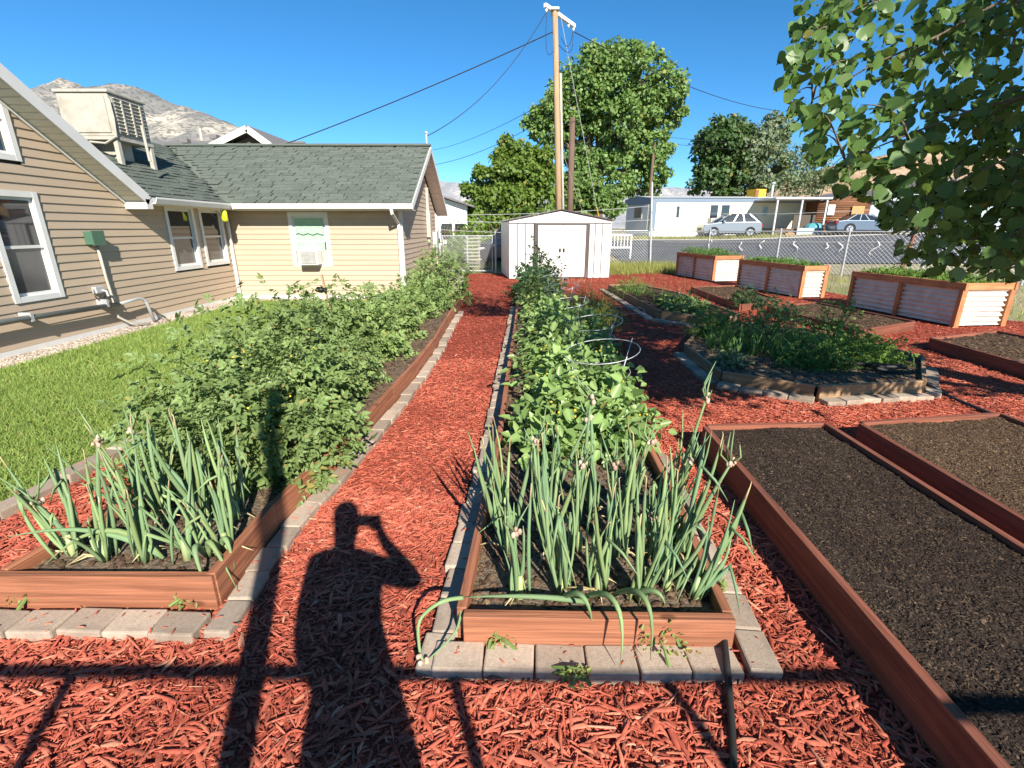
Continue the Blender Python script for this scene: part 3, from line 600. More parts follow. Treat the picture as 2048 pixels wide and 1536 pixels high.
def gutter(p, q, out):
    out = Vector(out); p, q = Vector(p), Vector(q); mb = MB(); Z = Vector((0, 0, 1))
    prof = [(0, 0.0), (0, -0.11), (0.075, -0.11), (0.11, -0.03), (0.11, 0.0), (0.10, 0.0), (0.10, -0.03), (0.07, -0.1), (0.01, -0.1), (0.01, 0.0)]
    V = [p + out * a + Z * b for a, b in prof] + [q + out * a + Z * b for a, b in prof]; n = len(prof)
    mb.add(V, [tuple(range(n)), tuple(range(2 * n - 1, n - 1, -1))] + [(i, i + n, (i + 1) % n + n, (i + 1) % n) for i in range(n)])
    return part('gutter', mb, WHITE, house)
gutter((BX + .01, AY + .05, EZ0 + .0), (BX + .01, EY + .05, EZ0), (1, 0, 0))
gutter((BX + .13, EY - .01, EZ0), (RX + .02, EY - .01, EZ0), (0, -1, 0))
part('soffit_panel', MB().box(HX + .02, BX, AY + .06, EY + .4, EZ0 - .12, EZ0 - .108), SOFFIT, house)
part('soffit_panel', MB().box(BX + .02, RX, EY, WY - .02, EZ0 - .13, EZ0 - .118), SOFFIT, house)
for s0, s1 in (((EY, EZ0), (CRY, CRZ)), ((CRY, CRZ), (CBY, EZ0))):
    part('rake_fascia', MB().bar((RX + .012, s0[0], s0[1] - .07), (RX + .012, s1[0], s1[1] - .07), 0.024, 0.13), WHITE, house)
    n = 10
    for i in range(n):
        a, b = i / n, (i + .95) / n; P = lambda t: (s0[0] + (s1[0] - s0[0]) * t, s0[1] + (s1[1] - s0[1]) * t - .11)
        (ya_, za_), (yb_, zb_) = P(a), P(b)
        part('soffit_panel', MB().prism([(RX, ya_, za_), (RX, yb_, zb_), (WX1 + .02, yb_, zb_), (WX1 + .02, ya_, za_)], (0, 0, -0.012)), SOFFIT, house)
part('downspout', MB().tube([(WX1 - .08, EY - .06, EZ0 - .1), (WX1 - .08, EY - .05, EZ0 - .2), (WX1 - .04, WY - .08, EZ0 - .42), (WX1 - .04, WY - .08, 0.12), (WX1 - .04, WY - .22, 0.06)], 0.045, 4), WHITE, house)
part('downspout', MB().tube([(HX + .1, EY + .02, EZ0 - .1), (HX + .1, WY - .12, EZ0 - .3), (HX + .1, WY - .12, 0.1)], 0.03, 4), WHITE, house)
part('service_mast', MB().tube([(RX - .1, CRY + .05, CRZ - .2), (RX - .1, CRY + .05, CRZ + .32)], 0.03, 8).ball((RX - .1, CRY + .05, CRZ + .34), .05), GALV, house)

# things fixed to or standing on the house
ac = thing('window_air_conditioner', 'white air conditioner unit sticking out of the curtained window', 'air conditioner', (-4.72, WY - .15, .78))
part('case', MB().box(-4.93, -4.51, WY - .3, WY + .02, 0.79, 1.13), WHITE, ac, bevel=.012)
part('grille', MB().box(-4.895, -4.545, WY - .312, WY - .302, 0.82, 1.10), PADS, ac)
for i in range(9): part('louver', MB().box(-4.89, -4.55, WY - .319, WY - .3125, 0.835 + i * .029, 0.85 + i * .029), GALV, ac)
part('side_panel', MB().box(-4.5, -4.37, WY - .012, WY - .002, 0.83, 1.12), CREAM, ac)
part('side_panel', MB().box(-5.10, -4.94, WY - .012, WY - .002, 0.83, 1.12), CREAM, ac)

cool = thing('evaporative_cooler', 'weathered cream evaporative cooler box on legs on the house roof', 'cooler', (-7.9, 10.6, 2.9))
c0 = PXP(232, 272, -7.45); cx1, cy0, cz0 = c0.x, c0.y, c0.z; cx0, cy1, cz1 = cx1 - 0.95, cy0 + 0.95, cz0 + 0.72
part('cabinet', MB().box(cx0, cx1, cy0, cy1, cz0, cz1), CREAM, cool, bevel=.02)
part('top_pan', MB().box(cx0 - .03, cx1 + .03, cy0 - .03, cy1 + .03, cz1 + .003, cz1 + .06), CREAM, cool, bevel=.015)
part('base_pan', MB().box(cx0 - .02, cx1 + .02, cy0 - .02, cy1 + .02, cz0 - .06, cz0 - .003), CREAM, cool)
part('pad_panel', MB().box(cx1 + .004, cx1 + .02, cy0 + .07, cy1 - .07, cz0 + .06, cz1 - .06), PADS, cool)
for i in range(10): part('louver', MB().bar((cx1 + .03, cy0 + .09, cz0 + .1 + i * .062), (cx1 + .03, cy1 - .09, cz0 + .1 + i * .062), .03, .012, (0.6, 0, 1)), CREAM, cool)
for i in range(3): part('rib', MB().box(cx1 + .021, cx1 + .05, cy0 + .25 + i * .24, cy0 + .28 + i * .24, cz0 + .06, cz1 - .06), CREAM, cool)
part('front_panel', MB().box(cx0 + .06, cx1 - .06, cy0 - .018, cy0 - .003, cz0 + .06, cz1 - .06), CREAM, cool)
part('duct', MB().box(cx0 + .25, cx1 - .25, cy0 + .25, cy1 - .25, cz0 - .7, cz0 - .06), CREAM, cool)
roofz = lambda x: EZ0 + (BX - x) * (CRZ - EZ0) / (BX - BRX)
for lx, ly in ((cx1 - .03, cy0 + .03), (cx1 - .03, cy1 - .03), (cx0 + .03, cy0 + .03), (cx0 + .03, cy1 - .03)):
    part('leg', MB().box(lx - .04, lx + .04, ly - .04, ly + .04, min(roofz(lx), cz0 - .2), cz0 - .06), CREAM, cool)
part('water_line', MB().tube([(cx1 + .03, cy0 - .02, cz1 - .1), (cx1 + .05, cy0 - .03, cz0 + .3), (cx1 + .04, cy0 - .05, cz0 - .02), (cx1 - .2, cy0 - .04, cz0 - .13), (cx1 - .5, cy0 - .02, cz0 - .1)], .022, 6), CREAM, cool)
st = PXP(300, 323, -6.95)
solo('vent_pipe', MB().tube([st, st + Vector((-.02, 0, .62))], .025, 8), CREAM, 'thin pale vent pipe standing on the roof right of the cooler', 'pipe', loc=st)
gb = PXP(191, 476, HX + .1)
t = thing('wall_outlet_box', 'small dark green outlet box on the tan siding', 'electrical box', (HX, gb.y, gb.z))
part('case', MB().box(HX + .02, HX + .15, gb.y - .12, gb.y + .1, gb.z - .1, gb.z + .1), GREENBOX, t, bevel=.01)
part('lid', MB().bar((HX + .155, gb.y - .13, gb.z + .0), (HX + .155, gb.y + .11, gb.z), .02, .22), GREENBOX, t)
part('conduit', MB().tube([(HX + .07, gb.y + .03, gb.z - .1), (HX + .06, gb.y + .06, gb.z - .6), (HX + .07, gb.y + .09, .35), (HX + .08, gb.y + .08, .2), (HX + .14, gb.y + .25, .05), (HX + .3, gb.y + .45, 0.0)], .022, 7), CREAM, t, True)
sp = PXP(203, 580, HX + .1)
t = thing('wall_spigot', 'grey water spigot with a looped black cord on the siding', 'spigot', (HX, sp.y, sp.z))
part('cover', MB().box(HX + .02, HX + .1, sp.y - .1, sp.y + .08, sp.z - .05, sp.z + .06), GALV, t, bevel=.015)
part('spout', MB().tube([(HX + .06, sp.y + .02, sp.z), (HX + .16, sp.y + .02, sp.z - .02), (HX + .17, sp.y + .02, sp.z - .1)], .02, 7), GALV, t)
part('cord', MB().tube([(HX + .06, sp.y - .1, sp.z + .02), (HX + .09, sp.y - .13, sp.z - .1), (HX + .08, sp.y - .02, sp.z - .2), (HX + .07, sp.y + .09, sp.z - .1)], .009, 5), BLACK, t)
pp = PXP(285, 598, -6.5); p0 = PXP(0, 645, -6.5)
t = thing('wall_pipe', 'long dark grey pipe running along the wall beside the lawn', 'pipe', (-6.5, pp.y, 0))
part('pipe', MB().tube([(-6.5, 2.5, p0.z), (-6.5, p0.y, p0.z), (-6.5, pp.y - .55, pp.z - .01)], .04, 8), PIPEGREY, t, True)
part('elbow', MB().tube([(-6.5, pp.y - .56, pp.z - .01), (-6.5, pp.y - .1, pp.z + .02), (-6.49, pp.y, pp.z), (-6.47, pp.y + .04, pp.z - .08), (-6.45, pp.y + .1, 0.0)], .026, 8), GALV, t, True)
for yy in (p0.y + .4, pp.y - .8): part('bracket', MB().box(HX + .02, -6.46, yy - .02, yy + .02, p0.z - .06, p0.z + .06), GALV, t)
wt = PXP(449, 432, -6.25)
t = thing('wasp_trap', 'lime yellow insect trap hanging from the eave at the house corner', 'insect trap', wt)
part('bottle', MB().tube([wt + Vector((0, 0, .12)), wt + Vector((0, 0, .09)), wt + Vector((0, 0, -.08)), wt + Vector((0, 0, -.12))], [.03, .06, .065, .03], 10), LIME, t, True)
part('cord', MB().tube([wt + Vector((0, 0, .12)), (wt.x, wt.y, EZ0 - .12)], .006, 4), WIRE, t)

# ================================================================== THE SHED
FL, FR = Vector((-0.09, 16.35, 0)), Vector((3.28, 16.75, 0)); ux = (FR - FL).normalized(); uy = Vector((-ux.y, ux.x, 0)); SW = (FR - FL).length; SD = 2.6
shed = thing('garden_shed', 'white metal garden shed with double doors and dark brown trim', 'shed', FL)
EH, PK = 1.84, 2.14
def S(a, b, z): return FL + ux * a + uy * b + Vector((0, 0, z))
def sbox(a0, a1, b0, b1, z0, z1, mb=None):
    mb = mb or MB(); return mb.obox(S((a0 + a1) / 2, (b0 + b1) / 2, (z0 + z1) / 2), ux * (a1 - a0) / 2, uy * (b1 - b0) / 2, Vector((0, 0, (z1 - z0) / 2)))
part('wall', MB().prism([S(0.02, .03, 0.02), S(SW - .02, .03, 0.02), S(SW - .02, .03, EH), S(SW / 2, .03, PK - .03), S(0.02, .03, EH)], uy * (SD - .06)), SHEDBROWN, shed)
D0, D1 = SW * .27, SW * .755
edges = [0.0, .3, .56, .8]
for a, b in ((0, .26), (.285, .52), (.545, .79), (.815, D0 - .1), (D1 + .1, D1 + .27), (D1 + .295, D1 + .51), (D1 + .535, SW)):
    part('wall_panel', sbox(a, b, 0.0, .026, 0.02, EH - .1), SHEDWHITE, shed, bevel=.006)
for b0 in range(8): part('wall_panel', sbox(-.012, .018, .05 + b0 * .315, .05 + b0 * .315 + .3, .02, EH - .03), SHEDWHITE, shed, bevel=.006)
part('gable_panel', MB().prism([S(0.0, -.01, EH - .07), S(SW, -.01, EH - .07), S(SW, -.01, EH), S(SW / 2, -.01, PK), S(0, -.01, EH)], uy * .03), SHEDWHITE, shed)
for a in (D0 - .03, D1 + .03): part('door_trim', sbox(a - .06, a + .06, -.03, .0, 0.02, EH - .08), SHEDBROWN, shed)
part('door_track', sbox(D0 - .05, D1 + .05, -.035, -.004, EH - .12, EH - .075), SHEDBROWN, shed)
dm = (D0 + D1) / 2
for a, b in ((D0 + .01, dm - .004), (dm + .004, D1 - .01)):
    d = part('door', sbox(a, b, -.012, .012, .06, EH - .125), SHEDWHITE, shed, bevel=.008)
    hx = b - .06 if a < dm - .1 else a + .06
    part('handle', sbox(hx - .03, hx + .03, -.04, -.013, .86, .98), BLACK, d)
part('sill', sbox(D0 - .05, D1 + .05, -.03, -.003, 0.02, .055), SHEDBROWN, shed)
for s0, s1 in ((0, 1), (1, 0)):
    A, B = S(-.06 if s0 == 0 else SW + .06, 0, EH + .0), S(SW / 2, 0, PK + .03)
    part('roof', MB().prism([A - uy * .06, B - uy * .06, B + uy * (SD + .06), A + uy * (SD + .06)], (0, 0, .025)), SHEDWHITE, shed)
    part('roof_edge', MB().bar(A - uy * .07 + Vector((0, 0, .012)), B - uy * .07 + Vector((0, 0, .012)), .012, .028), SHEDBROWN, shed)

# ================================================================== RAISED BEDS AND PAVERS
def soil(parent, poly, z, mat, clod=None, n=0, clip=None, size=(0.006, 0.022)):
    c = np.mean(np.array(poly), axis=0); inner = [tuple(c + (np.array(p) - c) * 0.985) for p in poly]
    xs = [p[0] for p in inner]; ys = [p[1] for p in inner]
    if len(inner) == 4: return soil_quad(parent, inner, z, mat, clod, n, clip, size)
    me = poly_mesh('soil', inner, z); me.transform(Matrix.Translation(-root_loc(parent))); o = link('soil', me, mat, parent)
    if n:
        v, f = stones(inner, n, (min(xs), max(xs)), (min(ys), max(ys)) if clip is None else clip, size, z + .002, 0.8)
        v = v + RNG.normal(0, .0015, v.shape); q = part_np('soil_crumbs', v, f, clod, parent); q['kind'] = 'stuff'
    return o
def soil_quad(parent, q, z, mat, clod, n, clip, size):
    q = [Vector((p[0], p[1], 0)) for p in q]; N_ = 70
    hz = lambda x, y: z + .016 * mn.fractal(Vector((x * 2.2, y * 2.2, 4)), 1, 2, 4) + .006 * mn.noise(Vector((x * 17, y * 17, 1)))
    V = []
    for j in range(N_ + 1):
        for i in range(N_ + 1):
            a = q[0].lerp(q[1], i / N_).lerp(q[3].lerp(q[2], i / N_), j / N_); V.append((a.x, a.y, hz(a.x, a.y)))
    i = np.arange(N_)[None] + (np.arange(N_) * (N_ + 1))[:, None]; o = part_np('soil', V, np.stack([i, i + 1, i + N_ + 2, i + N_ + 1], -1).reshape(-1, 4), mat, parent, True)
    poly = [tuple(p)[:2] for p in q]; xs = [p[0] for p in poly]; ys = [p[1] for p in poly]; vs = []
    for m_, sz_ in ((n, size), (n // 120, (size[1] * .9, size[1] * 2.0))):
        v, f = stones(poly, m_, (min(xs), max(xs)), clip or (min(ys), max(ys)), sz_, 0.0, 0.55); c = v.reshape(-1, 7, 3)
        c[:, :, 2] += np.array([hz(a, b) for a, b in c[:, 6, :2]])[:, None]; vs.append((c.reshape(-1, 3) + RNG.normal(0, .0012, v.shape), f))
    k = n // 9                                      # straw and wood fibres mixed in
    v, f = chips(poly, k, (min(xs), max(xs)), clip or (min(ys), max(ys)), (.01, .045), (.0015, .005), (.001, .003), 0, .004, .3, False); c = v.reshape(-1, 12, 3); c[:, :, 2] += np.array([hz(a, b) for a, b in c[:, 0, :2]])[:, None]
    cq = part_np('soil_crumbs', *join_np(vs), clod, parent); cq['kind'] = 'stuff'; fq = part_np('soil_fibres', c.reshape(-1, 3), f, clod, parent); fq['kind'] = 'stuff'; return o
def boards(parent, pts, h, mat, th=0.04, z0=0.0, name='board', inset=0.0):
    for a, b in zip(pts[:-1], pts[1:]):
        a, b = Vector((a[0], a[1], 0)), Vector((b[0], b[1], 0)); d = (b - a).normalized() * inset
        board(name, a + d + Vector((0, 0, z0 + h / 2)), b - d + Vector((0, 0, z0 + h / 2 + random.uniform(-.004, .004))), th, h, mat, parent)
def paver_run(parent, pts, w=0.12, L=0.205, h=0.06, off=0.09):
    """pavers laid end to end along a line, off metres to its right-hand side"""
    for a, b in zip(pts[:-1], pts[1:]):
        a, b = Vector((a[0], a[1], 0)), Vector((b[0], b[1], 0)); d = b - a; n = max(1, round(d.length / L)); u = d.normalized(); r = Vector((u.y, -u.x, 0)); l = d.length / n
        for i in range(n):
            c = a + u * (i + .5) * l + r * (off + random.uniform(-.012, .012))
            me_key = MB().box(-l * .485, l * .485, -w / 2, w / 2, -h / 2, h / 2).mesh('paver'); me_key.materials.append(PAVER)
            if c.y < 5: PAV_TOPS.append((c.x, c.y, h - .012))
            o = link('paver', me_key, None, parent, 0.009); o.location = c + Vector((0, 0, h / 2 - .012 + random.uniform(-.006, .006))) - root_loc(parent)
            o.rotation_euler = (random.uniform(-.03, .03), random.uniform(-.03, .03), math.atan2(u.y, u.x) + random.uniform(-.045, .045))

PAV_TOPS = []
lb = thing('raised_bed', 'long redwood bed of tomatoes and onions beside the lawn', 'raised bed', (-1.7, 1.74, 0), 'raised garden beds')
boards(lb, [(-2.26, 1.74), (-1.285, 1.74)], 0.185, REDWOOD, name='front_board')
boards(lb, L_BED[1:10], 0.185, REDWOOD, name='side_board')
boards(lb, [(-2.22, 1.77), (-2.1, 2.4), (-2.3, 6), (-2.35, 11.2)], 0.185, REDWOOD, name='side_board'); boards(lb, [(-2.35, 11.2), (-1.12, 11.2)], 0.185, REDWOOD, name='back_board')
soil(lb, L_BED, 0.125, SOILGREY, CLODB, 9000)
le = thing('paver_edging', 'tan paver border along the right and front of the tomato bed', 'pavers', (-1.1, 3, 0), 'paver borders')
paver_run(le, [(-2.45, 1.70), (-1.28, 1.69)], 0.13, off=0.07); paver_run(le, [(p[0], p[1]) for p in reversed([(-1.30, 1.56)] + [(x - .01, y) for x, y in L_BED[2:9]] + [(-1.1, 9.6)])][::-1], 0.11)
ge = thing('paver_edging', 'grey concrete edging between the lawn and the red mulch', 'pavers', (-2.95, 3, 0), 'paver borders')
paver_run(ge, [(-3.02, 1.0), (-3.02, 2.4), (-2.88, 4.5), (-2.8, 9.0)], 0.12, L=0.42, h=0.08, off=0.05)

cb = thing('raised_bed', 'long middle bed of onions and peppers leading to the shed', 'raised bed', (0.35, 1.55, 0), 'raised garden beds')
boards(cb, [(-0.19, 1.53), (0.86, 1.51)], 0.17, REDWOOD, name='front_board', th=.045)
boards(cb, [(-0.20, 1.56)] + C_BED[:-7:-1][0:5], 0.17, REDWOOD, name='side_board') if False else boards(cb, [(-0.20, 1.56), (-0.09, 3.3), (-0.02, 5.6), (0.05, 7.5), (0.12, 10.2), (0.24, 14.4)], 0.17, REDWOOD, name='side_board')
boards(cb, [(0.845, 1.54)] + C_BED[2:7], 0.17, REDWOOD, name='side_board'); boards(cb, [(0.26, 14.4), (1.28, 14.4)], 0.17, REDWOOD, name='back_board')
soil(cb, C_BED, 0.10, SOILGREY, CLODB, 9000, clip=(1.5, 7))
ce = thing('paver_edging', 'grey paver border around the middle onion bed', 'pavers', (0.35, 1.4, 0), 'paver borders')
paver_run(ce, [(-0.30, 1.50), (0.86, 1.47)], 0.135, off=0.05)
paver_run(ce, [(0.86, 1.38), (0.93, 2.6), (1.02, 4.5), (1.08, 6.3)], 0.12); paver_run(ce, [(0.12, 10.2), (0.05, 7.5), (-0.02, 5.6), (-0.09, 3.3), (-0.19, 1.56), (-0.205, 1.38)], 0.12)

pt_ = np.repeat(np.array(PAV_TOPS), 4, 0); n_ = len(pt_); pt_ = pt_ + np.stack([RNG.uniform(-.1, .1, n_), RNG.uniform(-.07, .07, n_), np.full(n_, .004)], 1); a_ = RNG.uniform(0, 6.28, n_)
k_ = RNG.uniform(.006, .04, n_) * RNG.uniform(0, 1, n_) ** .7 + .004
stuff('spilled_chips', scatter(*CHIPS[0], pt_, frames(np.stack([np.cos(a_), np.sin(a_), RNG.normal(0, .1, n_)], 1), np.tile([[0., 0, 1]], (n_, 1))), np.stack([k_, k_ * .25, k_ * .1 + .001], 1)), MULCHCHIP, 'small red chips and crumbs scattered on the pavers', 'mulch')
def soil_bed(name_label, poly, h, mat, soilmat, clod, n, clip=None, size=(.006, .022)):
    b = thing('raised_bed', name_label, 'raised bed', (poly[0][0], poly[0][1], 0), 'raised garden beds')
    boards(b, poly + [poly[0]], h, mat, inset=.02); soil(b, poly, h - .035, soilmat, clod, n, clip, size); return b
soil_bed('empty raised bed of dark damp soil right of the onions', S1_BED, 0.20, OLDRED, SOILDARK, CLODD, 56000, (.6, 3.5), (.0018, .008))
soil_bed('empty raised bed of brown soil at the right edge of the photo', S2_BED, 0.20, OLDRED, SOILBROWN, CLODB, 32000, (1.2, 3.7), (.002, .009))
ob = soil_bed('eight sided raised bed of leafy herbs in dappled shade', OCT_BED, 0.16, GREYBOARD, SOILGREY, CLODB, 3500)
oe = thing('paver_edging', 'white grey pavers laid around the eight sided herb bed', 'pavers', (3, 4.4, 0), 'paver borders')
paver_run(oe, [OCT_BED[0], OCT_BED[1], OCT_BED[2], OCT_BED[3], OCT_BED[4]], 0.13)
soil_bed('angled raised bed of seedlings and greens near the shed', B4_BED, 0.17, GREYBOARD, SOILBROWN, CLODB, 1800)
be = thing('paver_edging', 'grey paver border of the angled bed near the shed', 'pavers', (2.6, 8.6, 0), 'paver borders')
paver_run(be, [(2.55, 13.3), (2.64, 8.8), (3.4, 8.02), (4.1, 8.42)], 0.14, off=.12)
soil_bed('low bare soil bed in front of the middle steel planter', A_BED, 0.14, OLDRED, SOILBROWN, CLODB, 1500, None, (.01, .03))
soil_bed('low bare soil bed in front of the right steel planter', B_BED, 0.15, OLDRED, SOILBROWN, CLODB, 1800, None, (.01, .03))
soil_bed('low bare soil bed at the right edge behind the hose', R_BED, 0.16, OLDRED, SOILBROWN, CLODB, 1800, None, (.01, .03))

# ================================================================== CORRUGATED PLANTERS
def planter(label, A, B, Cc, H):
    """A near left corner, B far left corner, Cc near right corner on the ground"""
    A, B, Cc = Vector((*A, 0)), Vector((*B, 0)), Vector((*Cc, 0)); v = (B - A).normalized(); Ln = (B - A).length; u = Vector((v.y, -v.x, 0)); Wd = (Cc - A).dot(u)
    t = thing('steel_planter', label, 'planter', A, 'corrugated steel planters'); Z = Vector((0, 0, 1))
    def Q(a, b, z): return A + u * a + v * b + Z * z
    for a in (.045, Wd - .045):
        for b in (.045, Ln * .5, Ln - .045): upright('post', Q(a, b, 0), H - .115, 0.085, CEDAR, t)
    for a in (.03, Wd - .03): board('top_rail', Q(a, -.01, H - .055), Q(a, Ln + .01, H - .055), .05, .115, CEDAR, t)
    for b in (.03, Ln - .03): board('top_rail', Q(.058, b, H - .057), Q(Wd - .058, b, H - .057), .05, .113, CEDAR, t)
    def corr(P0, d, L, nrm):
        nz = 60; zs = np.linspace(.03, H - .12, nz); mb = MB(); V = []
        for z in zs:
            k = 0.020 * math.sin(z / .085 * 2 * math.pi); V += [P0 + nrm * k + Z * z, P0 + d * L + nrm * k + Z * z]
        mb.add(V, [(2 * i, 2 * i + 1, 2 * i + 3, 2 * i + 2) for i in range(nz - 1)]); part('corrugated_panel', mb, CORR, t, True)
    h2 = Ln * .5
    for a, s in ((.05, -1), (Wd - .05, 1)):
        corr(Q(a, .088, 0), v, h2 - .13, u * s); corr(Q(a, h2 + .043, 0), v, Ln - h2 - .13, u * s)
    for b, s in ((.05, -1), (Ln - .05, 1)): corr(Q(.088, b, 0), u, Wd - .176, v * s)
    me = MB().add([Q(.07, .07, H - .07), Q(Wd - .07, .07, H - .07), Q(Wd - .07, Ln - .07, H - .07), Q(.07, Ln - .07, H - .07)], [(0, 1, 2, 3)]); part('soil', me, SOILBROWN, t)
    return Q, Wd, Ln, H
PL = [planter('cedar framed corrugated steel planter farthest away, nearest the shed', (6.25, 15.4), (5.85, 17.8), (7.2, 15.65), .80),
      planter('cedar framed corrugated steel planter in the middle of the three', (6.88, 11.7), (6.5, 14.3), (7.55, 11.8), .76),
      planter('large cedar framed corrugated steel planter nearest the right edge', (7.47, 8.1), (7.2, 10.5), (8.45, 8.25), .74)]
def greens(name, Q, Wd, Ln, H, n, h, mat, label):
    n *= 3; P = np.array([Q(random.uniform(.07, Wd - .07), random.uniform(.07, Ln - .07), H - .08) for _ in range(n)]); P[:, 2] += RNG.uniform(0, 1, n) ** .8 * h * (.65 + .35 * np.sin(P[:, 1] * 4.1 + P[:, 0] * 5))
    ax = np.stack([RNG.normal(0, .6, n), RNG.normal(0, .6, n), np.full(n, .7)], 1); nm = RNG.normal(0, 1, (n, 3)) + np.array([0, -.3, .5])
    tv, tf = compound(); v1 = scatter(np.array(tv) * (1, .75, 1.5), tf, P, frames(ax, nm), RNG.uniform(.05, .12, n))
    k = 26; P2 = np.array([Q(random.uniform(.08, Wd - .08), random.uniform(.08, Ln - .08), H - .08) for _ in range(k)])
    tv, tf = strip_blade(5, .022, .9); v2 = scatter(tv, tf, P2, frames(np.stack([RNG.normal(0, .4, k), RNG.normal(0, .4, k), np.ones(k)], 1), RNG.normal(0, 1, (k, 3))), RNG.uniform(.3, .5, k))
    o = link(name, mesh_np(name, *join_np([v1, v2])), mat); tag(o, label, 'greens', kind='stuff')
greens('carrot_greens', *PL[0], 420, .24, FERN, 'mixed green leaves growing in the farthest steel planter')
greens('carrot_greens', *PL[1], 420, .15, FERN, 'green leaves growing in the middle steel planter')
greens('carrot_greens', *PL[2], 620, .16, CARROT, 'bright feathery carrot greens in the right steel planter')

# ================================================================== FENCES AND GATE
FP = [Vector((3.3, 23.2, 0)), Vector((6.3, 22.9, 0)), Vector((10.0, 18.9, 0)), Vector((13.2, 16.0, 0)), Vector((18.5, 11.4, 0))]; FH = 1.5
fence = thing('chain_link_fence', 'galvanised chain link fence between the planters and the road', 'fence', FP[1])
def mesh_panel(mb, a, b, z0, z1, s=0.13, r=0.0035):
    d = b - a; L = d.length; u = d.normalized(); H = z1 - z0
    for sgn in (1, -1):
        k = -H if sgn > 0 else 0
        while k < (L if sgn > 0 else L + H):
            x0, x1 = (k, k + H) if sgn > 0 else (k, k - H); t0, t1 = 0.0, 1.0
            for lim in (0, L):
                pass
            lo, hi = min(x0, x1), max(x0, x1)
            def zat(x): return (x - x0) / (x1 - x0)
            tA, tB = sorted((zat(max(0, lo)), zat(min(L, hi))))
            tA, tB = max(0, tA), min(1, tB)
            if tB - tA > .02: mb.tube([a + u * (x0 + (x1 - x0) * tA) + Vector((0, 0, z0 + H * tA)), a + u * (x0 + (x1 - x0) * tB) + Vector((0, 0, z0 + H * tB))], r, 3, False)
            k += s
mb = MB(); rails = MB()
for a, b in zip(FP[:-1], FP[1:]):
    mesh_panel(mb, a, b, .04, FH - .02)
    board('top_rail', a + Vector((0, 0, FH)), b + Vector((0, 0, FH)), .04, .04, GALV, fence, .012)
    n = max(1, round((b - a).length / 2.7))
    for i in range(n): p = a.lerp(b, i / n); part('post', MB().tube([p, p + Vector((0, 0, FH + .06))], .03, 8).ball(p + Vector((0, 0, FH + .07)), .04, 8, 4), GALV, fence)
o = part('wire_mesh', mb, GALV, fence); o['kind'] = 'stuff'
tp = PY(1303, 365, 22.9)
solo('steel_pole', MB().tube([(6.32, 22.8, 0), (tp.x, 22.8, tp.z)], .045, 8), GALV, 'tall bare steel pole rising from the fence left of the mobile home', 'pole', loc=(6.32, 22.8, 0))
GY = 18.95
gp = thing('gate_post', 'steel gate post beside the back corner of the house', 'post', (-2.72, GY, 0))
part('post', MB().tube([(-2.72, GY, 0), (-2.72, GY, 2.15)], .045, 8), GALV, gp); part('cap', MB().ball((-2.72, GY, 2.17), .06), GALV, gp)
gp = thing('gate_post', 'thin steel post between the gate and the shed', 'post', (-0.62, GY, 0))
part('post', MB().tube([(-0.62, GY, 0), (-0.62, GY, 1.45)], .035, 8), GALV, gp); part('cap', MB().ball((-0.62, GY, 1.46), .045), GALV, gp)
gate = thing('chain_link_gate', 'chain link gate with steel frame left of the shed', 'gate', (-1.7, GY, 0))
for p, q in (((-2.6, GY, .06), (-2.6, GY, 1.34)), ((-.74, GY, .06), (-.74, GY, 1.34)), ((-2.62, GY, .06), (-.72, GY, .06)), ((-2.62, GY, 1.34), (-.72, GY, 1.34)), ((-1.68, GY, .06), (-1.68, GY, 1.34))):
    part('frame_tube', MB().tube([p, q], .022, 7), GALV, gate)
mb = MB(); mesh_panel(mb, Vector((-2.6, GY, 0)), Vector((-.74, GY, 0)), .06, 1.34, .11, .004); o = part('wire_mesh', mb, GALV, gate); o['kind'] = 'stuff'
part('latch', MB().box(-.72, -.6, GY - .04, GY - .0, .95, 1.05), GALV, gate)
for k, (yl, yr, lab) in enumerate(((430, 412, 'topmost of the pale wires strung from the gate post over the shed'), (441, 440, 'middle pale wire strung from the gate post towards the fence'), (459, 465, 'lowest pale wire strung from the gate post towards the fence'))):
    a = PY(872, yl, GY); b = PY(1300, yr, 22.75); pts = [a.lerp(b, i / 8) - Vector((0, 0, .10 * 4 * (i / 8) * (1 - i / 8))) for i in range(9)]
    solo('strung_wire', MB().tube(pts, .008, 4), PALEWIRE, lab, 'wire', 'pale wires strung above the fence', loc=a)
a, b, c = PY(1303, 420, 22.7), PY(1560, 428, 18.9), PY(1860, 408, 16.4)
solo('strung_wire', MB().tube([a, a.lerp(b, .5) - Vector((0, 0, .06)), b, b.lerp(c, .5) - Vector((0, 0, .06)), c], .008, 4), PALEWIRE, 'pale wire strung above the right hand fence', 'wire', 'pale wires strung above the fence', loc=a)
a, b = PY(1795, 560, 16.3), PY(1860, 385, 16.3)
solo('rusty_post', MB().bar(a, b, .09, .09), OLDRED, 'leaning rust red post behind the hanging leaves', 'post', loc=a)
def fence_hit(x, y):
    r = ray(x, y)
    for a, b in zip(FP[:-1], FP[1:]):
        d = b - a; det = r[0] * (-d.y) + r[1] * d.x
        s = (r[0] * a.y - r[1] * a.x) / (r[1] * d.x - r[0] * d.y) if abs(r[1] * d.x - r[0] * d.y) > 1e-6 else -1
        if -0.02 <= s <= 1.02:
            P = a + d * s; t = P.y / r[1]; return Vector((P.x, P.y, CAM_H + r[2] * t)), d.normalized()
    return PY(x, y, 16), Vector((1, -1, 0)).normalized()
ordn = ['first', 'second', 'third', 'fourth', 'fifth', 'sixth', 'seventh', 'eighth', 'ninth', 'tenth', 'eleventh', 'twelfth']
wires = []
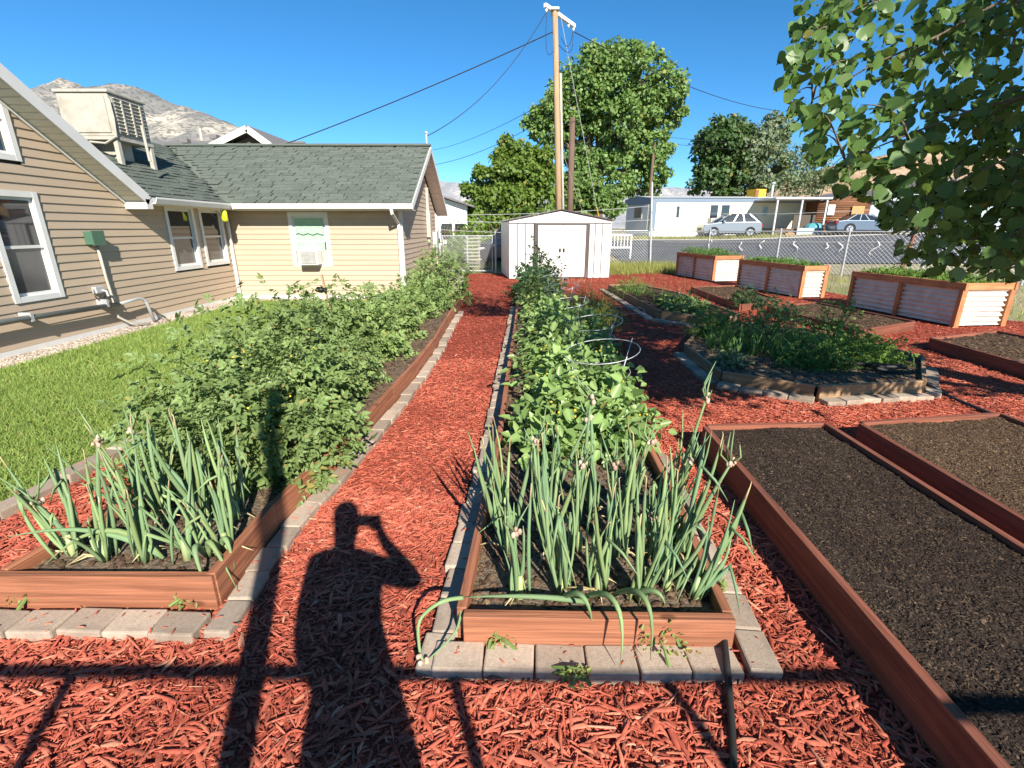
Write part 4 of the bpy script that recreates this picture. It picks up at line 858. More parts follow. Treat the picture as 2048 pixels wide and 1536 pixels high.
for i, (x, y) in enumerate(((1420, 486), (1482, 492), (1521, 490), (1592, 492), (1653, 492), (1682, 494), (1747, 496))):
    P, d = fence_hit(x, y); n = Vector((-.5, -.85, 0)); P = P + n * .04; w = (.2, .27, .28, .28, .2, .28, .36)[i]
    pts = [P + d * w * (.25 * math.sin(2.2 * k + i) + .12 * (2 - k) * (-1) ** i) + Vector((0, 0, w * (.6 - .42 * k))) + n * .02 * math.sin(3 * k) for k in (0, .4, .8, 1.2, 1.6, 2.0, 2.5, 3.0)]
    solo('curled_strip', MB().tube(pts, [.014, .02, .024, .026, .026, .024, .02, .01], 5), WHITE, f'{ordn[i]} white curled strip from the left hanging on the wire fence', 'strip', 'white strips hanging on the fence', loc=P, smooth=True)
    wires.append(P)
solo('fence_wire', MB().tube([fence_hit(x, 484)[0] + Vector((-.02, -.03, 0)) for x in (1330, 1420, 1530, 1640, 1760, 1900)], .007, 4), PALEWIRE, 'pale wire along the fence that the white strips hang on', 'wire', loc=fence_hit(1330, 484)[0])
rl_ = thing('porch_railing', 'short white railing with balusters right of the shed', 'railing', (6.0, 26, 0)); A = PY(1214, 495, 26); B = PY(1262, 495, 26); Tz = PY(1214, 470, 26).z
board('rail', A, B, .06, .08, WHITE, rl_); board('rail', (A.x, 26, Tz), (B.x, 26, Tz), .06, .08, WHITE, rl_)
for i in range(8): x = A.x + (B.x - A.x) * (i + .2) / 7.4; board('baluster', (x, 26, A.z + .04), (x, 26, Tz - .04), .04, .04, WHITE, rl_)
for x in (A.x, B.x): board('leg', (x, 26.05, 0), (x, 26.05, Tz), .07, .07, WHITE, rl_)

# stake with a black hose timer
sk0, skb = G(662, 628, .12), None; top = PY(643, 549, sk0.y)
stk = thing('garden_stake', 'pale wooden stake leaning among the tomato plants', 'stake', sk0); board('stake', sk0, top, .045, .03, GREYBOARD if False else POLE, stk)
hp = PY(642, 579, sk0.y - .03)
t = thing('hose_sprayer', 'black hose sprayer fixed to the wooden stake', 'sprayer', hp)
part('head', MB().tube([hp + Vector((-.1, 0, -.02)), hp + Vector((-.06, 0, 0)), hp + Vector((.02, 0, -.01)), hp + Vector((.05, 0, -.02))], [.02, .05, .055, .03], 8), BLACK, t, True)
part('clamp', MB().box(hp.x + .03, hp.x + .1, hp.y - .03, hp.y + .03, hp.z - .05, hp.z + .03), BLACK, t)

def catmull(pts, k=6):
    P = [Vector(p) for p in pts]; out = []
    for i in range(len(P) - 1):
        p0, p1, p2, p3 = P[max(i - 1, 0)], P[i], P[i + 1], P[min(i + 2, len(P) - 1)]
        for q in range(k): t = q / k; out.append(0.5 * ((2 * p1) + (p2 - p0) * t + (2 * p0 - 5 * p1 + 4 * p2 - p3) * t * t + (3 * p1 - p0 - 3 * p2 + p3) * t ** 3))
    return out + [P[-1]]
# hoses
def hose(pts, r, label, mat=RUBBER):
    P = [Vector(p) for p in pts]; out = []
    for i in range(len(P) - 1):
        p0, p1, p2, p3 = P[max(i - 1, 0)], P[i], P[i + 1], P[min(i + 2, len(P) - 1)]
        for k in range(6):
            t = k / 6; out.append(0.5 * ((2 * p1) + (p2 - p0) * t + (2 * p0 - 5 * p1 + 4 * p2 - p3) * t * t + (3 * p1 - p0 - 3 * p2 + p3) * t ** 3))
    out.append(P[-1]); return solo('garden_hose', MB().tube(out, r, 7), mat, label, 'hose', loc=P[0], smooth=True)
hose([G(1467, 1640, .02), G(1466, 1500, .02), G(1460, 1400, .03), G(1452, 1310, .065), G(1440, 1215, .08), G(1412, 1105, .08), G(1390, 1045, .08), (1.02, 3.1, .075), (1.08, 4.2, .075)], .013, 'black garden hose lying along the right side of the onion bed')
hose([G(1395, 1062, .08), G(1440, 1098, .03), G(1472, 1075, .05), G(1450, 1035, .06), G(1425, 1022, .03)], .005, 'thin black drip line looped on the mulch beside the onions')
hose([(3.6, 5.3, .16), (4.2, 5.0, .19), G(1750, 735, .18), G(1830, 755, .1), G(1880, 785, .02), G(1960, 820, .015), G(2048, 850, .015), G(2120, 880, .015)], .022, 'thick black hose leaving the eight sided herb bed')

# ================================================================== PLANTS
def ordinal(i): return ordn[i] if i < len(ordn) else f'{i + 1}th'
TOM_ME = mesh_np('leaf', np.array(TOMATO[0]), np.array(TOMATO[1])); TOM_ME.materials.append(TOMLEAF)
OV_ME = mesh_np('leaf', np.array(OVATE[0]), np.array(OVATE[1])); OV_ME.materials.append(PEPLEAF)
def place_leaves(root, me, pos, R, sc, name='leaf'):
    rl = root_loc(root)
    for p, r, s in zip(pos, R, sc):
        o = bpy.data.objects.new(name, me); COL.objects.link(o); o.parent = root
        o.matrix_basis = Matrix.Translation(Vector(p) - rl) @ Matrix(r.tolist()).to_4x4() @ Matrix.Scale(float(s), 4)
def bush_pts(c, rx, ry, h, n, seed, lump=0.25, inner=0.55, droop=0.25, base=0.1):
    g = np.random.default_rng(seed); d = g.normal(0, 1, (n, 3)); d[:, 2] = np.abs(d[:, 2]) - 0.12; d /= np.linalg.norm(d, axis=1, keepdims=True)
    ph = g.uniform(0, 6.28, 6); az = np.arctan2(d[:, 1], d[:, 0])
    r = 1 + lump * (0.5 * np.sin(3 * az + ph[0]) + 0.35 * np.sin(5 * az + ph[1] + 3 * d[:, 2]) + .35 * np.sin(7 * d[:, 2] + ph[2] + 2 * az)) + g.normal(0, .07, n)
    fr = inner + (1 - inner) * g.uniform(0, 1, n) ** 0.55
    p = d * (r * fr)[:, None] * np.array([rx, ry, h]); p[:, 2] = np.maximum(p[:, 2], 0.0) + base; pos = p + np.array([c[0], c[1], 0])
    out = d / np.array([rx, ry, h]); out /= np.linalg.norm(out, axis=1, keepdims=True)
    hz = d.copy(); hz[:, 2] *= .3
    ax = hz + g.normal(0, .55, (n, 3)) + np.array([0, 0, -droop + .25]); nm = out * 0.7 + np.array([0.08, -.15, .8]) + g.normal(0, .45, (n, 3))
    return pos, frames(ax, nm), fr * r, g
def stems(root, c, rx, ry, h, n, g, mat=STEM, base=.08, r=.008):
    mb = MB()
    for _ in range(n):
        a = g.uniform(0, 6.28); k = g.uniform(.3, .85); e = Vector((c[0] + rx * k * math.cos(a), c[1] + ry * k * math.sin(a), base + h * g.uniform(.5, .92)))
        b = Vector((c[0] + g.normal(0, .04), c[1] + g.normal(0, .04), base)); m = b.lerp(e, .5) + Vector((0, 0, h * .12))
        mb.tube([b, m, e], [r, r * .8, r * .4], 5)
    part('stem', mb, mat, root)
tom_spec = [(-1.68, 2.85, .50, .44, .55, 700), (-2.08, 3.30, .52, .5, .66, 750), (-1.66, 3.6, .44, .5, .62, 600), (-2.1, 4.4, .64, .6, .76, 950), (-2.15, 5.5, .62, .6, .74, 800), (-1.74, 5.8, .36, .5, .58, 520), (-2.0, 6.9, .60, .62, .55, 800), (-1.92, 8.2, .46, .55, .40, 620), (-1.75, 9.6, .5, .75, .56, 680), (-1.62, 11.0, .62, .7, .95, 760)]
tom_lab = ['tomato bush nearest the onions, spilling over the right board', 'tomato bush nearest the onions on the lawn side', 'small tomato bush on the path side behind the nearest bush', 'widest tomato bush in the middle of the left bed', 'tomato bush leaning over the lawn behind the widest one', 'narrow tomato bush beside the bare strip of soil', 'tomato bush in front of the wooden stake', 'tomato bush just behind the wooden stake', 'tomato bush second from the far end of the left bed', 'tall tomato bush at the far end near the downspout']
for i, (x, y, rx, ry, h, n) in enumerate(tom_spec):
    t = thing('tomato_plant', tom_lab[i], 'tomato plant', (x, y, .1), 'tomato plants in the left bed')
    pos, R, out, g = bush_pts((x, y), rx, ry, h, int(n * 1.7), 100 + i, lump=.42); sc = g.uniform(.09, .165, len(pos)) * (1.0 if y < 6 else 1.15)
    sp_, sa_, sn_ = [], [], []
    for _ in range(22):                              # loose shoots reaching past the mass
        az = g.uniform(0, 6.28); el = g.uniform(.15, 1.4); d = np.array([math.cos(az) * math.cos(el), math.sin(az) * math.cos(el), math.sin(el)]); b0_ = np.array([x, y, .1]) + d * np.array([rx, ry, h]) * .85; L_ = g.uniform(.12, .3)
        d2 = d * .8 + g.normal(0, .25, 3) + np.array([0, 0, .35]); d2 /= np.linalg.norm(d2)
        for k in range(6): sp_.append(b0_ + d2 * L_ * k / 5); sa_.append(d2 * .5 + g.normal(0, .7, 3)); sn_.append(np.array([0, -.2, 1]) + g.normal(0, .4, 3))
    sR = frames(np.array(sa_), np.array(sn_)); pos = np.concatenate([pos, np.array(sp_)]); R = np.concatenate([R, sR]); out = np.concatenate([out, np.full(len(sp_), .5)]); sc = np.concatenate([sc, g.uniform(.07, .13, len(sp_))])
    order = np.argsort(-(out - 0.05 * pos[:, 1])); k = 110 if i in (0, 1, 2, 3) else 0; a, b = order[:k], order[k:]
    place_leaves(t, TOM_ME, pos[a], R[a], sc[a])
    o = part_np('foliage', *scatter(*TOMATO, pos[b], R[b], sc[b]), TOMLEAF, t); o['kind'] = 'stuff'
    stems(t, (x, y), rx, ry, h, 14, g)
    if i in (3, 6):
        for _ in range(8): a = g.uniform(-1.9, -.6); part('fruit', MB().ball((x + rx * .9 * math.cos(a), y + ry * .9 * math.sin(a), .1 + h * g.uniform(.45, .8)), g.uniform(.01, .016), 7, 5), TOMATO_RED, t, True)
    mb = MB()
    for _ in range(8): a = g.uniform(0, 6.28); q = g.uniform(.3, .8); z = .1 + h * math.sqrt(1 - q * q) * 1.05; mb.ball((x + rx * q * math.cos(a), y + ry * q * math.sin(a), z), .007, 5, 3)
    part('flower', mb, FLOWER, t)['kind'] = 'stuff'
pep = [(.30, 3.15, .30, .26, .27, 230, 1), (.72, 3.2, .32, .28, .29, 260, 1), (.40, 3.75, .34, .3, .34, 260, 1), (.82, 3.85, .30, .3, .32, 230, 1), (.46, 4.5, .36, .34, .36, 280, 0), (.86, 4.6, .3, .3, .33, 220, 0),
       (.5, 5.3, .36, .36, .38, 270, 0), (.9, 5.5, .34, .34, .36, 240, 0), (.55, 6.2, .38, .38, .40, 270, 0), (.98, 6.4, .34, .34, .37, 230, 0), (.58, 7.2, .4, .4, .38, 260, 0), (1.0, 7.4, .32, .36, .36, 220, 0), (.55, 8.3, .42, .45, .38, 260, 0)]
for i, (x, y, rx, ry, h, n, near) in enumerate(pep):
    side = 'left' if x < .7 else 'right'; k_ = sum(1 for q in pep[:i] if (q[0] < .7) == (x < .7))
    t = thing('pepper_plant', f'{ordinal(k_)} leafy pepper plant behind the onions, {side} row of the middle bed', 'pepper plant', (x, y, .1), 'pepper plants in the middle bed')
    h *= 1.25; pos, R, out, g = bush_pts((x, y), rx, ry, h, int(n * 1.8), 300 + i, inner=.35, droop=.35, lump=.4); sc = g.uniform(.05, .125, len(pos))
    order = np.argsort(-out); k = 70 if i < 6 else 0; a, b = order[:k], order[k:]; place_leaves(t, OV_ME, pos[a], R[a], sc[a])
    o = part_np('foliage', *scatter(*OVATE, pos[b], R[b], sc[b]), PEPLEAF, t); o['kind'] = 'stuff'; stems(t, (x, y), rx, ry, h, 9, g)
    if i < 6:
        mb = MB()
        for _ in range(6): a_ = g.uniform(0, 6.28); q = g.uniform(.4, .9); mb.ball((x + rx * q * math.cos(a_), y + ry * q * math.sin(a_), .12 + h * math.sqrt(max(0, 1 - q * q))), .008, 5, 3)
        part('flower', mb, FLOWER, t)['kind'] = 'stuff'
def leafy_thing(name, label, cat, c, rx, ry, h, n, tpl, size, mat, seed, group=None, base=.1, inner=.3, lump=.3, stemmat=STEM, ns=8):
    t = thing(name, label, cat, (c[0], c[1], base), group); pos, R, out, g = bush_pts(c, rx, ry, h, n, seed, lump=lump, inner=inner, base=base)
    o = part_np('foliage', *scatter(*tpl, pos, R, g.uniform(size[0], size[1], n)), mat, t); o['kind'] = 'stuff'; stems(t, c, rx, ry, h, ns, g, stemmat, base); return t
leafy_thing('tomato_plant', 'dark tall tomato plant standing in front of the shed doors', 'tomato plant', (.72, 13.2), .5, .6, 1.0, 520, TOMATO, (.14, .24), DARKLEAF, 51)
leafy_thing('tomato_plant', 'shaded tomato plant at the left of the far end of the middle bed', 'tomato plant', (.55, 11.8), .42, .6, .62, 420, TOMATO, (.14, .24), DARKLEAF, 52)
leafy_thing('tomato_plant', 'shaded bushy plant between the peppers and the dark plants', 'tomato plant', (.6, 10.2), .48, .7, .48, 520, TOMATO, (.13, .22), TOMLEAF, 53)
needle = strip_blade(2, .02, .5)
leafy_thing('asparagus_plant', 'feathery golden green asparagus plant right of the wire cages', 'asparagus plant', (1.55, 9.6), .55, 1.1, .5, 3400, needle, (.10, .22), GOLDFERN, 54, base=.02, inner=.1)
leafy_thing('asparagus_plant', 'smaller feathery golden plant nearer the fallen wire cage', 'asparagus plant', (1.5, 8.2), .42, .6, .38, 1700, needle, (.10, .2), GOLDFERN, 55, base=.02, inner=.1)
# thin dead stalks in front of the shed
t = thing('dry_stalks', 'thin bare dry stalks in front of the right shed door', 'stalks', (1.6, 14.6, 0)); mb = MB()
for _ in range(16): a = Vector((random.uniform(1.0, 2.3), random.uniform(14.2, 15.2), 0)); e = a + Vector((random.uniform(-.3, .3), random.uniform(-.2, .2), random.uniform(.4, .75))); mb.tube([a, a.lerp(e, .5) + Vector((.03, 0, .02)), e], [.006, .005, .003], 4)
part('stalk', mb, POLE, t)
# wire cages
def cage(c, r, zt, label, rings=(1.0, .62), legs=4, tilt=(0, 0)):
    t = thing('tomato_cage', label, 'wire cage', (c[0], c[1], .1), 'wire cages in the middle bed'); c = Vector((c[0], c[1], 0))
    def pt(f, a): rr = r * (.45 + .55 * f); return c + Vector((rr * math.cos(a), rr * math.sin(a), zt * f)) + Vector((tilt[0] * f, tilt[1] * f, .05 * f * math.sin(a + 1)))
    for f in rings: part('ring', MB().tube([pt(f, 2 * math.pi * k / 28) for k in range(29)], .0045, 5, False), GALV, t, True)
    for k in range(legs): a = 2 * math.pi * (k + .3) / legs; part('leg', MB().tube([pt(0.02, a), pt(1.06, a)], .004, 5), GALV, t, True)
for i, (px, py, y, r) in enumerate(((1203, 706, 4.3, .34), (1188, 648, 5.7, .33), (1135, 608, 7.4, .32), (1125, 575, 9.2, .33), (1110, 556, 10.8, .33), (1092, 548, 12.2, .32))):
    P = PY(px, py, y); cage((P.x, y), r, max(.5, P.z + .02), f'{ordinal(i)} round wire plant cage counted from the onions')
P = G(1262, 626, .05); t = thing('tomato_cage', 'fallen wire cage ring lying on the mulch beside the golden plant', 'wire cage', P, 'wire cages in the middle bed')
part('ring', MB().tube([P + Vector((.3 * math.cos(a) - .05, .24 * math.sin(a), .06 + .03 * math.sin(a))) for a in np.linspace(0, 2 * math.pi, 29)], .005, 5, False), GALV, t, True)

# onions
def onion_leaf(root, b, tip, w, kink=0.0, mat=ONION, g=random, name='leaf'):
    b, tip = Vector(b), Vector(tip); d = tip - b; L = d.length; mb = MB(); n = 9; pts, rs = [], []
    side = Vector((g.uniform(-1, 1), g.uniform(-1, 1), 0)) * L * .05
    up = Vector((0, 0, 1)) * kink * L
    for i in range(n):
        t = i / (n - 1); pts.append(b + d * t + side * math.sin(math.pi * t) + up * math.sin(math.pi * t))
        rs.append(w * (0.6 + .55 * math.sin(math.pi * min(1, t * 1.35)) if t < .74 else (1 - t) / .26 * .98) + .0009)
    mb.tube(pts, rs, 7); o = part(name, mb, mat, root, True)
    if g.random() < .4: e_ = pts[-1] + (pts[-1] - pts[-2]) * g.uniform(.1, .5) + Vector((g.uniform(-.015, .015), 0, -.006)); part('dry_tip', MB().tube([pts[-2], pts[-1], e_], [rs[-2] + .0006, .0022, .0005], 6), DRYLEAF, o, True)
    return o
def onion(label, base, z, leaves, stalks=(), seed=0, group='onion clumps', jit=.045):
    g = random.Random(seed); b = Vector((base[0], base[1], z)); t = thing('onion_plant', label, 'onion', b, group)
    if leaves: part('bulb', MB().tube([b + Vector((0, 0, -.02)), b + Vector((0, 0, .05)), b + Vector((0, 0, .11))], [.017, .016, .011], 8), ONIONPALE, t, True)
    for k, (dx, dy, L) in enumerate(leaves):
        st_ = b + Vector((g.uniform(-jit, jit), g.uniform(-jit, jit), 0.01)); onion_leaf(t, st_, st_ + Vector((dx, dy, L)), g.uniform(.0035, .0085) * (.6 + .6 * L / .6), g.uniform(0, .06), ONION, g)
        if g.random() < .22:                         # a leaf broken over near its tip
            k0 = st_ + Vector((dx * .8 + g.uniform(-.05, .05), dy * .8, L * .75)); e0 = k0 + Vector((g.uniform(-.16, .16), g.uniform(-.14, .05), -g.uniform(.03, .2))); part('leaf', MB().tube([st_, st_.lerp(k0, .5) + Vector((.01, 0, .01)), k0 - Vector((0, 0, .01)), k0 + Vector((0, 0, .008)), k0.lerp(e0, .5) + Vector((0, 0, .02)), e0], [.005, .009, .008, .006, .006, .001], 6), ONION, t, True)
    for _ in range(3 if leaves else 0):
        a0 = g.uniform(0, 6.28); e0 = b + Vector((math.cos(a0) * g.uniform(.08, .2), math.sin(a0) * g.uniform(.05, .12), g.uniform(-.005, .03))); part('dry_leaf', MB().tube([b + Vector((0, 0, .02)), b.lerp(e0, .5) + Vector((0, 0, g.uniform(.02, .05))), e0], [.004, .005, .001], 5), DRYLEAF, t, True)
    for tip in stalks:
        tip = Vector(tip); st_ = b + Vector((g.uniform(-.02, .02), g.uniform(-.02, .02), .02)); d = tip - st_; pts = [st_ + d * s + Vector((.0, .0, .02 * math.sin(3.1 * s))) for s in (0, .2, .4, .6, .8, 1)]
        sk = part('stalk', MB().tube(pts, [.009, .013, .0125, .010, .007, .005], 7), ONION, t, True)
        mb = MB()
        for _ in range(8): mb.ball(tip + Vector((g.uniform(-.02, .02), g.uniform(-.02, .02), g.uniform(-.008, .024))), g.uniform(.006, .012), 6, 4, (1, 1, 1.3))
        part('bulbil', mb, BULBIL, sk, True)
        for _ in range(4):
            e = tip + Vector((g.uniform(-.08, .08), g.uniform(-.05, .05), g.uniform(.05, .2))); part('sprout', MB().tube([tip, tip.lerp(e, .5) + Vector((g.uniform(-.03, .03), 0, -.01)), e], [.005, .0045, .001], 5), ONION, sk, True)
    return t
gen = random.Random(7)
def fan(n, L0, L1, sp, bx=0.0, by=0.0): return [(gen.gauss(bx, sp), gen.gauss(by, sp * .8), gen.uniform(L0, L1)) for _ in range(n)]
rowsC = [('front row', 1.72, [.04, .21, .36, .52, .66, .78], .38, .54), ('second row', 1.98, [-.02, .16, .33, .50, .68, .82], .42, .57), ('third row', 2.28, [-.02, .2, .42, .62, .84], .42, .56)]
stk_px = {('front row', 0): [(1030, 1065, 1.66)], ('second row', 0): [(1070, 886, 2.05)], ('second row', 1): [(1165, 930, 2.0)], ('second row', 2): [(1182, 800, 2.1)], ('third row', 3): [(1300, 888, 2.2)], ('third row', 1): [(1178, 838, 2.3)], ('second row', 3): [(1225, 930, 1.95)], ('second row', 4): [(1305, 1040, 1.9)], ('second row', 5): [(1460, 930, 1.95)], ('third row', 4): [(1386, 926, 2.15), (1412, 800, 2.2)]}
for rn, y, xs, l0, l1 in rowsC:
    for k, x in enumerate(xs):
        st_ = [PY(*q) for q in stk_px.get((rn, k), [])]
        onion(f'{ordinal(k)} onion clump from the left in the {rn} of the middle bed', (x + gen.uniform(-.02, .02), y + gen.uniform(-.04, .04)), .10, fan(9, l0 * .45, l1 * 1.12, .05, (x - .4) * .12), st_, seed=int(y * 100) + k, group='onions in the middle bed')
# bent leaves flopping over the front board
fl = onion('flopped onion with long bent leaves over the front board of the middle bed', (.30, 1.62), .10, [], seed=5, group='onions in the middle bed')
for b, m, e in (((.32, 1.64, .12), (.10, 1.55, .25), G(925, 1195, .17)), ((.30, 1.66, .13), (.42, 1.40, .46), G(1240, 1335, .07)), ((.42, 1.66, .14), (.52, 1.40, .48), G(1300, 1320, .08)), ((.2, 1.66, .12), (.28, 1.44, .42), G(1185, 1262, .1)), ((.5, 1.68, .13), (.58, 1.55, .3), G(1330, 1212, .18))):
    b, m, e = Vector(b), Vector(m), Vector(e); pts = [b * (1 - s) ** 2 + m * 2 * s * (1 - s) + e * s * s for s in np.linspace(0, 1, 11)]
    part('leaf', MB().tube(pts, [.008, .011, .012, .012, .011, .010, .009, .007, .005, .003, .001], 7), ONION, fl, True)
b, e = G(925, 1195, .17), G(845, 1320, .05); pts = [b, G(880, 1205, .2), G(840, 1240, .13), G(838, 1290, .08), e]
pts = catmull(pts); part('stalk', MB().tube(pts, list(np.linspace(.009, .005, len(pts))), 7), ONION, fl, True); mb = MB()
for _ in range(7): mb.ball(e + Vector((random.uniform(-.02, .02), random.uniform(-.02, .02), random.uniform(-.01, .02))), .01, 6, 4)
cs_ = catmull([b, b.lerp(e, .5) + Vector((.05, -.02, 0)), e + Vector((0, 0, -.02))]); part('bulbil', mb, BULBIL, fl, True); part('stalk', MB().tube(cs_, list(np.linspace(.008, .002, len(cs_))), 6), ONION, fl, True)
rowsL = [('front row', 1.93, [-2.08, -1.90, -1.70, -1.52, -1.36], .32, .50), ('back row', 2.25, [-2.0, -1.82, -1.64, -1.46], .36, .54)]
for rn, y, xs, l0, l1 in rowsL:
    for k, x in enumerate(xs):
        st_ = {('front row', 1): [PY(195, 885, 2.0)], ('front row', 0): [PY(75, 1010, 1.95)], ('back row', 2): [PY(262, 862, 2.3)]}.get((rn, k), [])
        onion(f'{ordinal(k)} onion clump from the left in the {rn} of the tomato bed', (x, y + gen.uniform(-.04, .04)), .125, fan(10, l0 * .5, l1 * 1.1, .065, -.03 - (0.1 if k == 0 else 0)), st_, seed=900 + int(y * 100) + k, group='onions in the left bed')
fl = onion('flopped onion with long arching leaves at the front of the tomato bed', (-1.75, 1.86), .125, [], seed=6, group='onions in the left bed')
for b, m, e in (((-1.62, 1.9, .14), (-1.85, 1.95, .42), G(90, 1130, .2)), ((-1.62, 1.9, .14), (-1.85, 1.9, .38), G(10, 1076, .25)), ((-1.4, 1.9, .15), (-1.38, 1.86, .4), G(475, 1180, .05)), ((-1.38, 1.95, .15), (-1.3, 1.9, .35), G(470, 1140, .1)), ((-1.42, 1.9, .15), (-1.42, 1.8, .4), G(420, 1195, .06))):
    b, m, e = Vector(b), Vector(m), Vector(e); pts = [b * (1 - s) ** 2 + m * 2 * s * (1 - s) + e * s * s for s in np.linspace(0, 1, 11)]
    part('leaf', MB().tube(pts, [.008, .012, .014, .014, .013, .012, .010, .008, .006, .003, .001], 7), ONION, fl, True)
# small weeds at the foot of the boards
for i, (x, y, s, lab) in enumerate(((1330, 1290, .09, 'low green weed at the right of the middle bed front board'), (1150, 1355, .04, 'tiny weed in the mulch in front of the middle pavers'), (1000, 1278, .05, 'reddish weed sprig at the left of the middle front board'), (60, 1195, .06, 'green weed at the left foot of the tomato bed front board'), (372, 1200, .05, 'small weed at the front board of the tomato bed'), (1425, 1170, .05, 'weed between the hose and the middle bed'))):
    p = G(x, y, .05)
    leafy_thing('weed', lab, 'weed', (p.x, p.y), s * 1.4, s * .8, s * 1.2, int(900 * s) + 20, OVATE, (.012, .026), WEED, 700 + i, base=.045, ns=5)
# herbs in the eight sided bed
blade_t = strip_blade(5, .028, .8)
def tuft(name, label, cat, c, r, n, h, mat, base=.12, w=.028, group=None):
    t = thing(name, label, cat, (c[0], c[1], base), group); a = RNG.uniform(0, 6.28, n); k = RNG.uniform(0, 1, n) ** .5 * r
    pos = np.stack([c[0] + k * np.cos(a), c[1] + k * np.sin(a), np.full(n, base)], 1); ax = np.stack([np.cos(a) * .5 + RNG.normal(0, .25, n), np.sin(a) * .5 + RNG.normal(0, .25, n), np.ones(n)], 1)
    nm = np.stack([np.cos(a), np.sin(a), np.full(n, .6)], 1); tv, tf = strip_blade(5, w, .8); o = part_np('foliage', *scatter(tv, tf, pos, frames(ax, -nm * 0 + nm), RNG.uniform(h * .55, h, n)), mat, t); o['kind'] = 'stuff'; return t
HG = 'herbs in the eight sided bed'
tuft('daylily_plant', 'strappy leaved clump at the left of the eight sided bed', 'plant', (2.8, 6.0), .32, 130, .42, FERN, group=HG); tuft('daylily_plant', 'strappy leaved clump in the middle of the eight sided bed', 'plant', (3.4, 5.7), .36, 150, .42, FERN, group=HG)
leafy_thing('herb_plant', 'bushy dark green herb at the front of the eight sided bed', 'herb', (3.4, 5.3), .38, .28, .28, 900, TOMATO, (.05, .09), FERN, 61, HG, .12)
leafy_thing('herb_plant', 'feathery green herb at the right of the eight sided bed', 'herb', (4.1, 5.55), .42, .4, .32, 1100, TOMATO, (.06, .11), CARROT, 62, HG, .12)
leafy_thing('herb_plant', 'low grey green herb at the left front corner of the eight sided bed', 'herb', (2.5, 5.35), .2, .25, .16, 380, OVATE, (.03, .06), TREEGREY, 63, HG, .12)
leafy_thing('herb_plant', 'tall dark herb at the back of the eight sided bed', 'herb', (3.6, 6.6), .4, .4, .6, 800, TOMATO, (.06, .12), TOMLEAF, 64, HG, .12); leafy_thing('herb_plant', 'upright leafy herb at the back left of the eight sided bed', 'herb', (2.95, 6.9), .4, .35, .40, 800, TOMATO, (.05, .1), FERN, 65, HG, .12)
leafy_thing('herb_plant', 'airy tall herb at the back right of the eight sided bed', 'herb', (4.3, 6.4), .3, .3, .6, 330, TOMATO, (.06, .12), FERN, 66, HG, .12)
# greens in the angled bed
leafy_thing('seedling_row', 'yellow green seedlings at the far end of the angled bed', 'greens', (2.95, 12.0), .35, 1.1, .38, 420, blade_t, (.16, .34), CARROT, 67, base=.1)
leafy_thing('seedling_row', 'low dark greens at the near end of the angled bed', 'greens', (3.3, 9.4), .42, .9, .25, 900, OVATE, (.06, .12), TOMLEAF, 68, base=.1)
t = thing('dry_stalks', 'dry thin seed stalks above the greens of the angled bed', 'stalks', (3.6, 10.5, .1)); mb = MB()
for _ in range(26): a = Vector((random.uniform(2.9, 3.9), random.uniform(8.8, 12.6), .12)); e = a + Vector((random.uniform(-.12, .12), random.uniform(-.1, .1), random.uniform(.3, .55))); mb.tube([a, a.lerp(e, .5) + Vector((.02, 0, 0)), e], [.006, .005, .002], 4)
part('stalk', mb, DRYGRASS, t)
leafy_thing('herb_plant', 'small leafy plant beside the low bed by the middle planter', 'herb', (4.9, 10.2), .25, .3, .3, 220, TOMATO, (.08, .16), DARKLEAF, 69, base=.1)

# ================================================================== TREES
def tree(name, label, base, trunk_h, lobes, mat, n, size, seed, tr=.3, cat='tree', group=None, sub=26, limb=BARK, spread=.26):
    g = np.random.default_rng(seed); base = Vector(base); t = thing(name, label, cat, base, group); V = []; limbs = MB()
    top = base + Vector((0, 0, trunk_h)); lean = Vector((g.normal(0, .2), g.normal(0, .2), 0))
    part('trunk', MB().tube([base + Vector((0, 0, -.2)), base.lerp(top, .5) + lean * .5, top + lean], [tr * 1.25, tr, tr * .7], 9), limb, t, True)
    vol = np.array([l[3] * l[4] * l[5] for l in lobes]) ** (2 / 3); ws = vol / vol.sum(); P, AX, NM, SZ = [], [], [], []
    for l, w in zip(lobes, ws):
        c = np.array(l[:3]); r = np.array(l[3:6]); C = Vector(c)
        limbs.tube([top + lean, (top + lean).lerp(C, .55) + Vector((0, 0, .15 * l[5])), C], [tr * .45, tr * .3, tr * .12], 6)
        ns = max(5, int(sub * len(lobes) * w)); d = g.normal(0, 1, (ns, 3)); d /= np.linalg.norm(d, axis=1, keepdims=True); sc_ = c + d * r * (g.uniform(.35, 1, ns) ** .5)[:, None]
        for q in sc_[: max(3, ns // 2)]: limbs.tube([C, C.lerp(Vector(q), .5) + Vector((0, 0, .06 * l[5])), Vector(q)], [tr * .14, tr * .08, tr * .03], 4)
        m = int(n * w); idx = g.integers(0, ns, m); sig = r.mean() * spread * g.uniform(.6, 1.3, ns)
        off = g.normal(0, 1, (m, 3)); off /= np.maximum(1e-6, np.linalg.norm(off, axis=1, keepdims=True)); off *= (g.uniform(0, 1, m) ** .4 * 1.35 * sig[idx])[:, None]; off[:, 2] *= .8
        p = sc_[idx] + off; P.append(p); o_ = off / np.linalg.norm(off, axis=1, keepdims=True)
        AX.append(o_ * .4 + g.normal(0, .6, (m, 3)) + np.array([0, 0, -.35])); NM.append(o_ * .8 + g.normal(0, .5, (m, 3)) + np.array([.2, -.3, .5])); SZ.append(g.uniform(size * .6, size * 1.25, m))
    part('limbs', limbs, limb, t, True)
    o = part_np('crown', *scatter(*CARD, np.concatenate(P), frames(np.concatenate(AX), np.concatenate(NM)), np.concatenate(SZ)), mat, t); o['kind'] = 'stuff'; return t
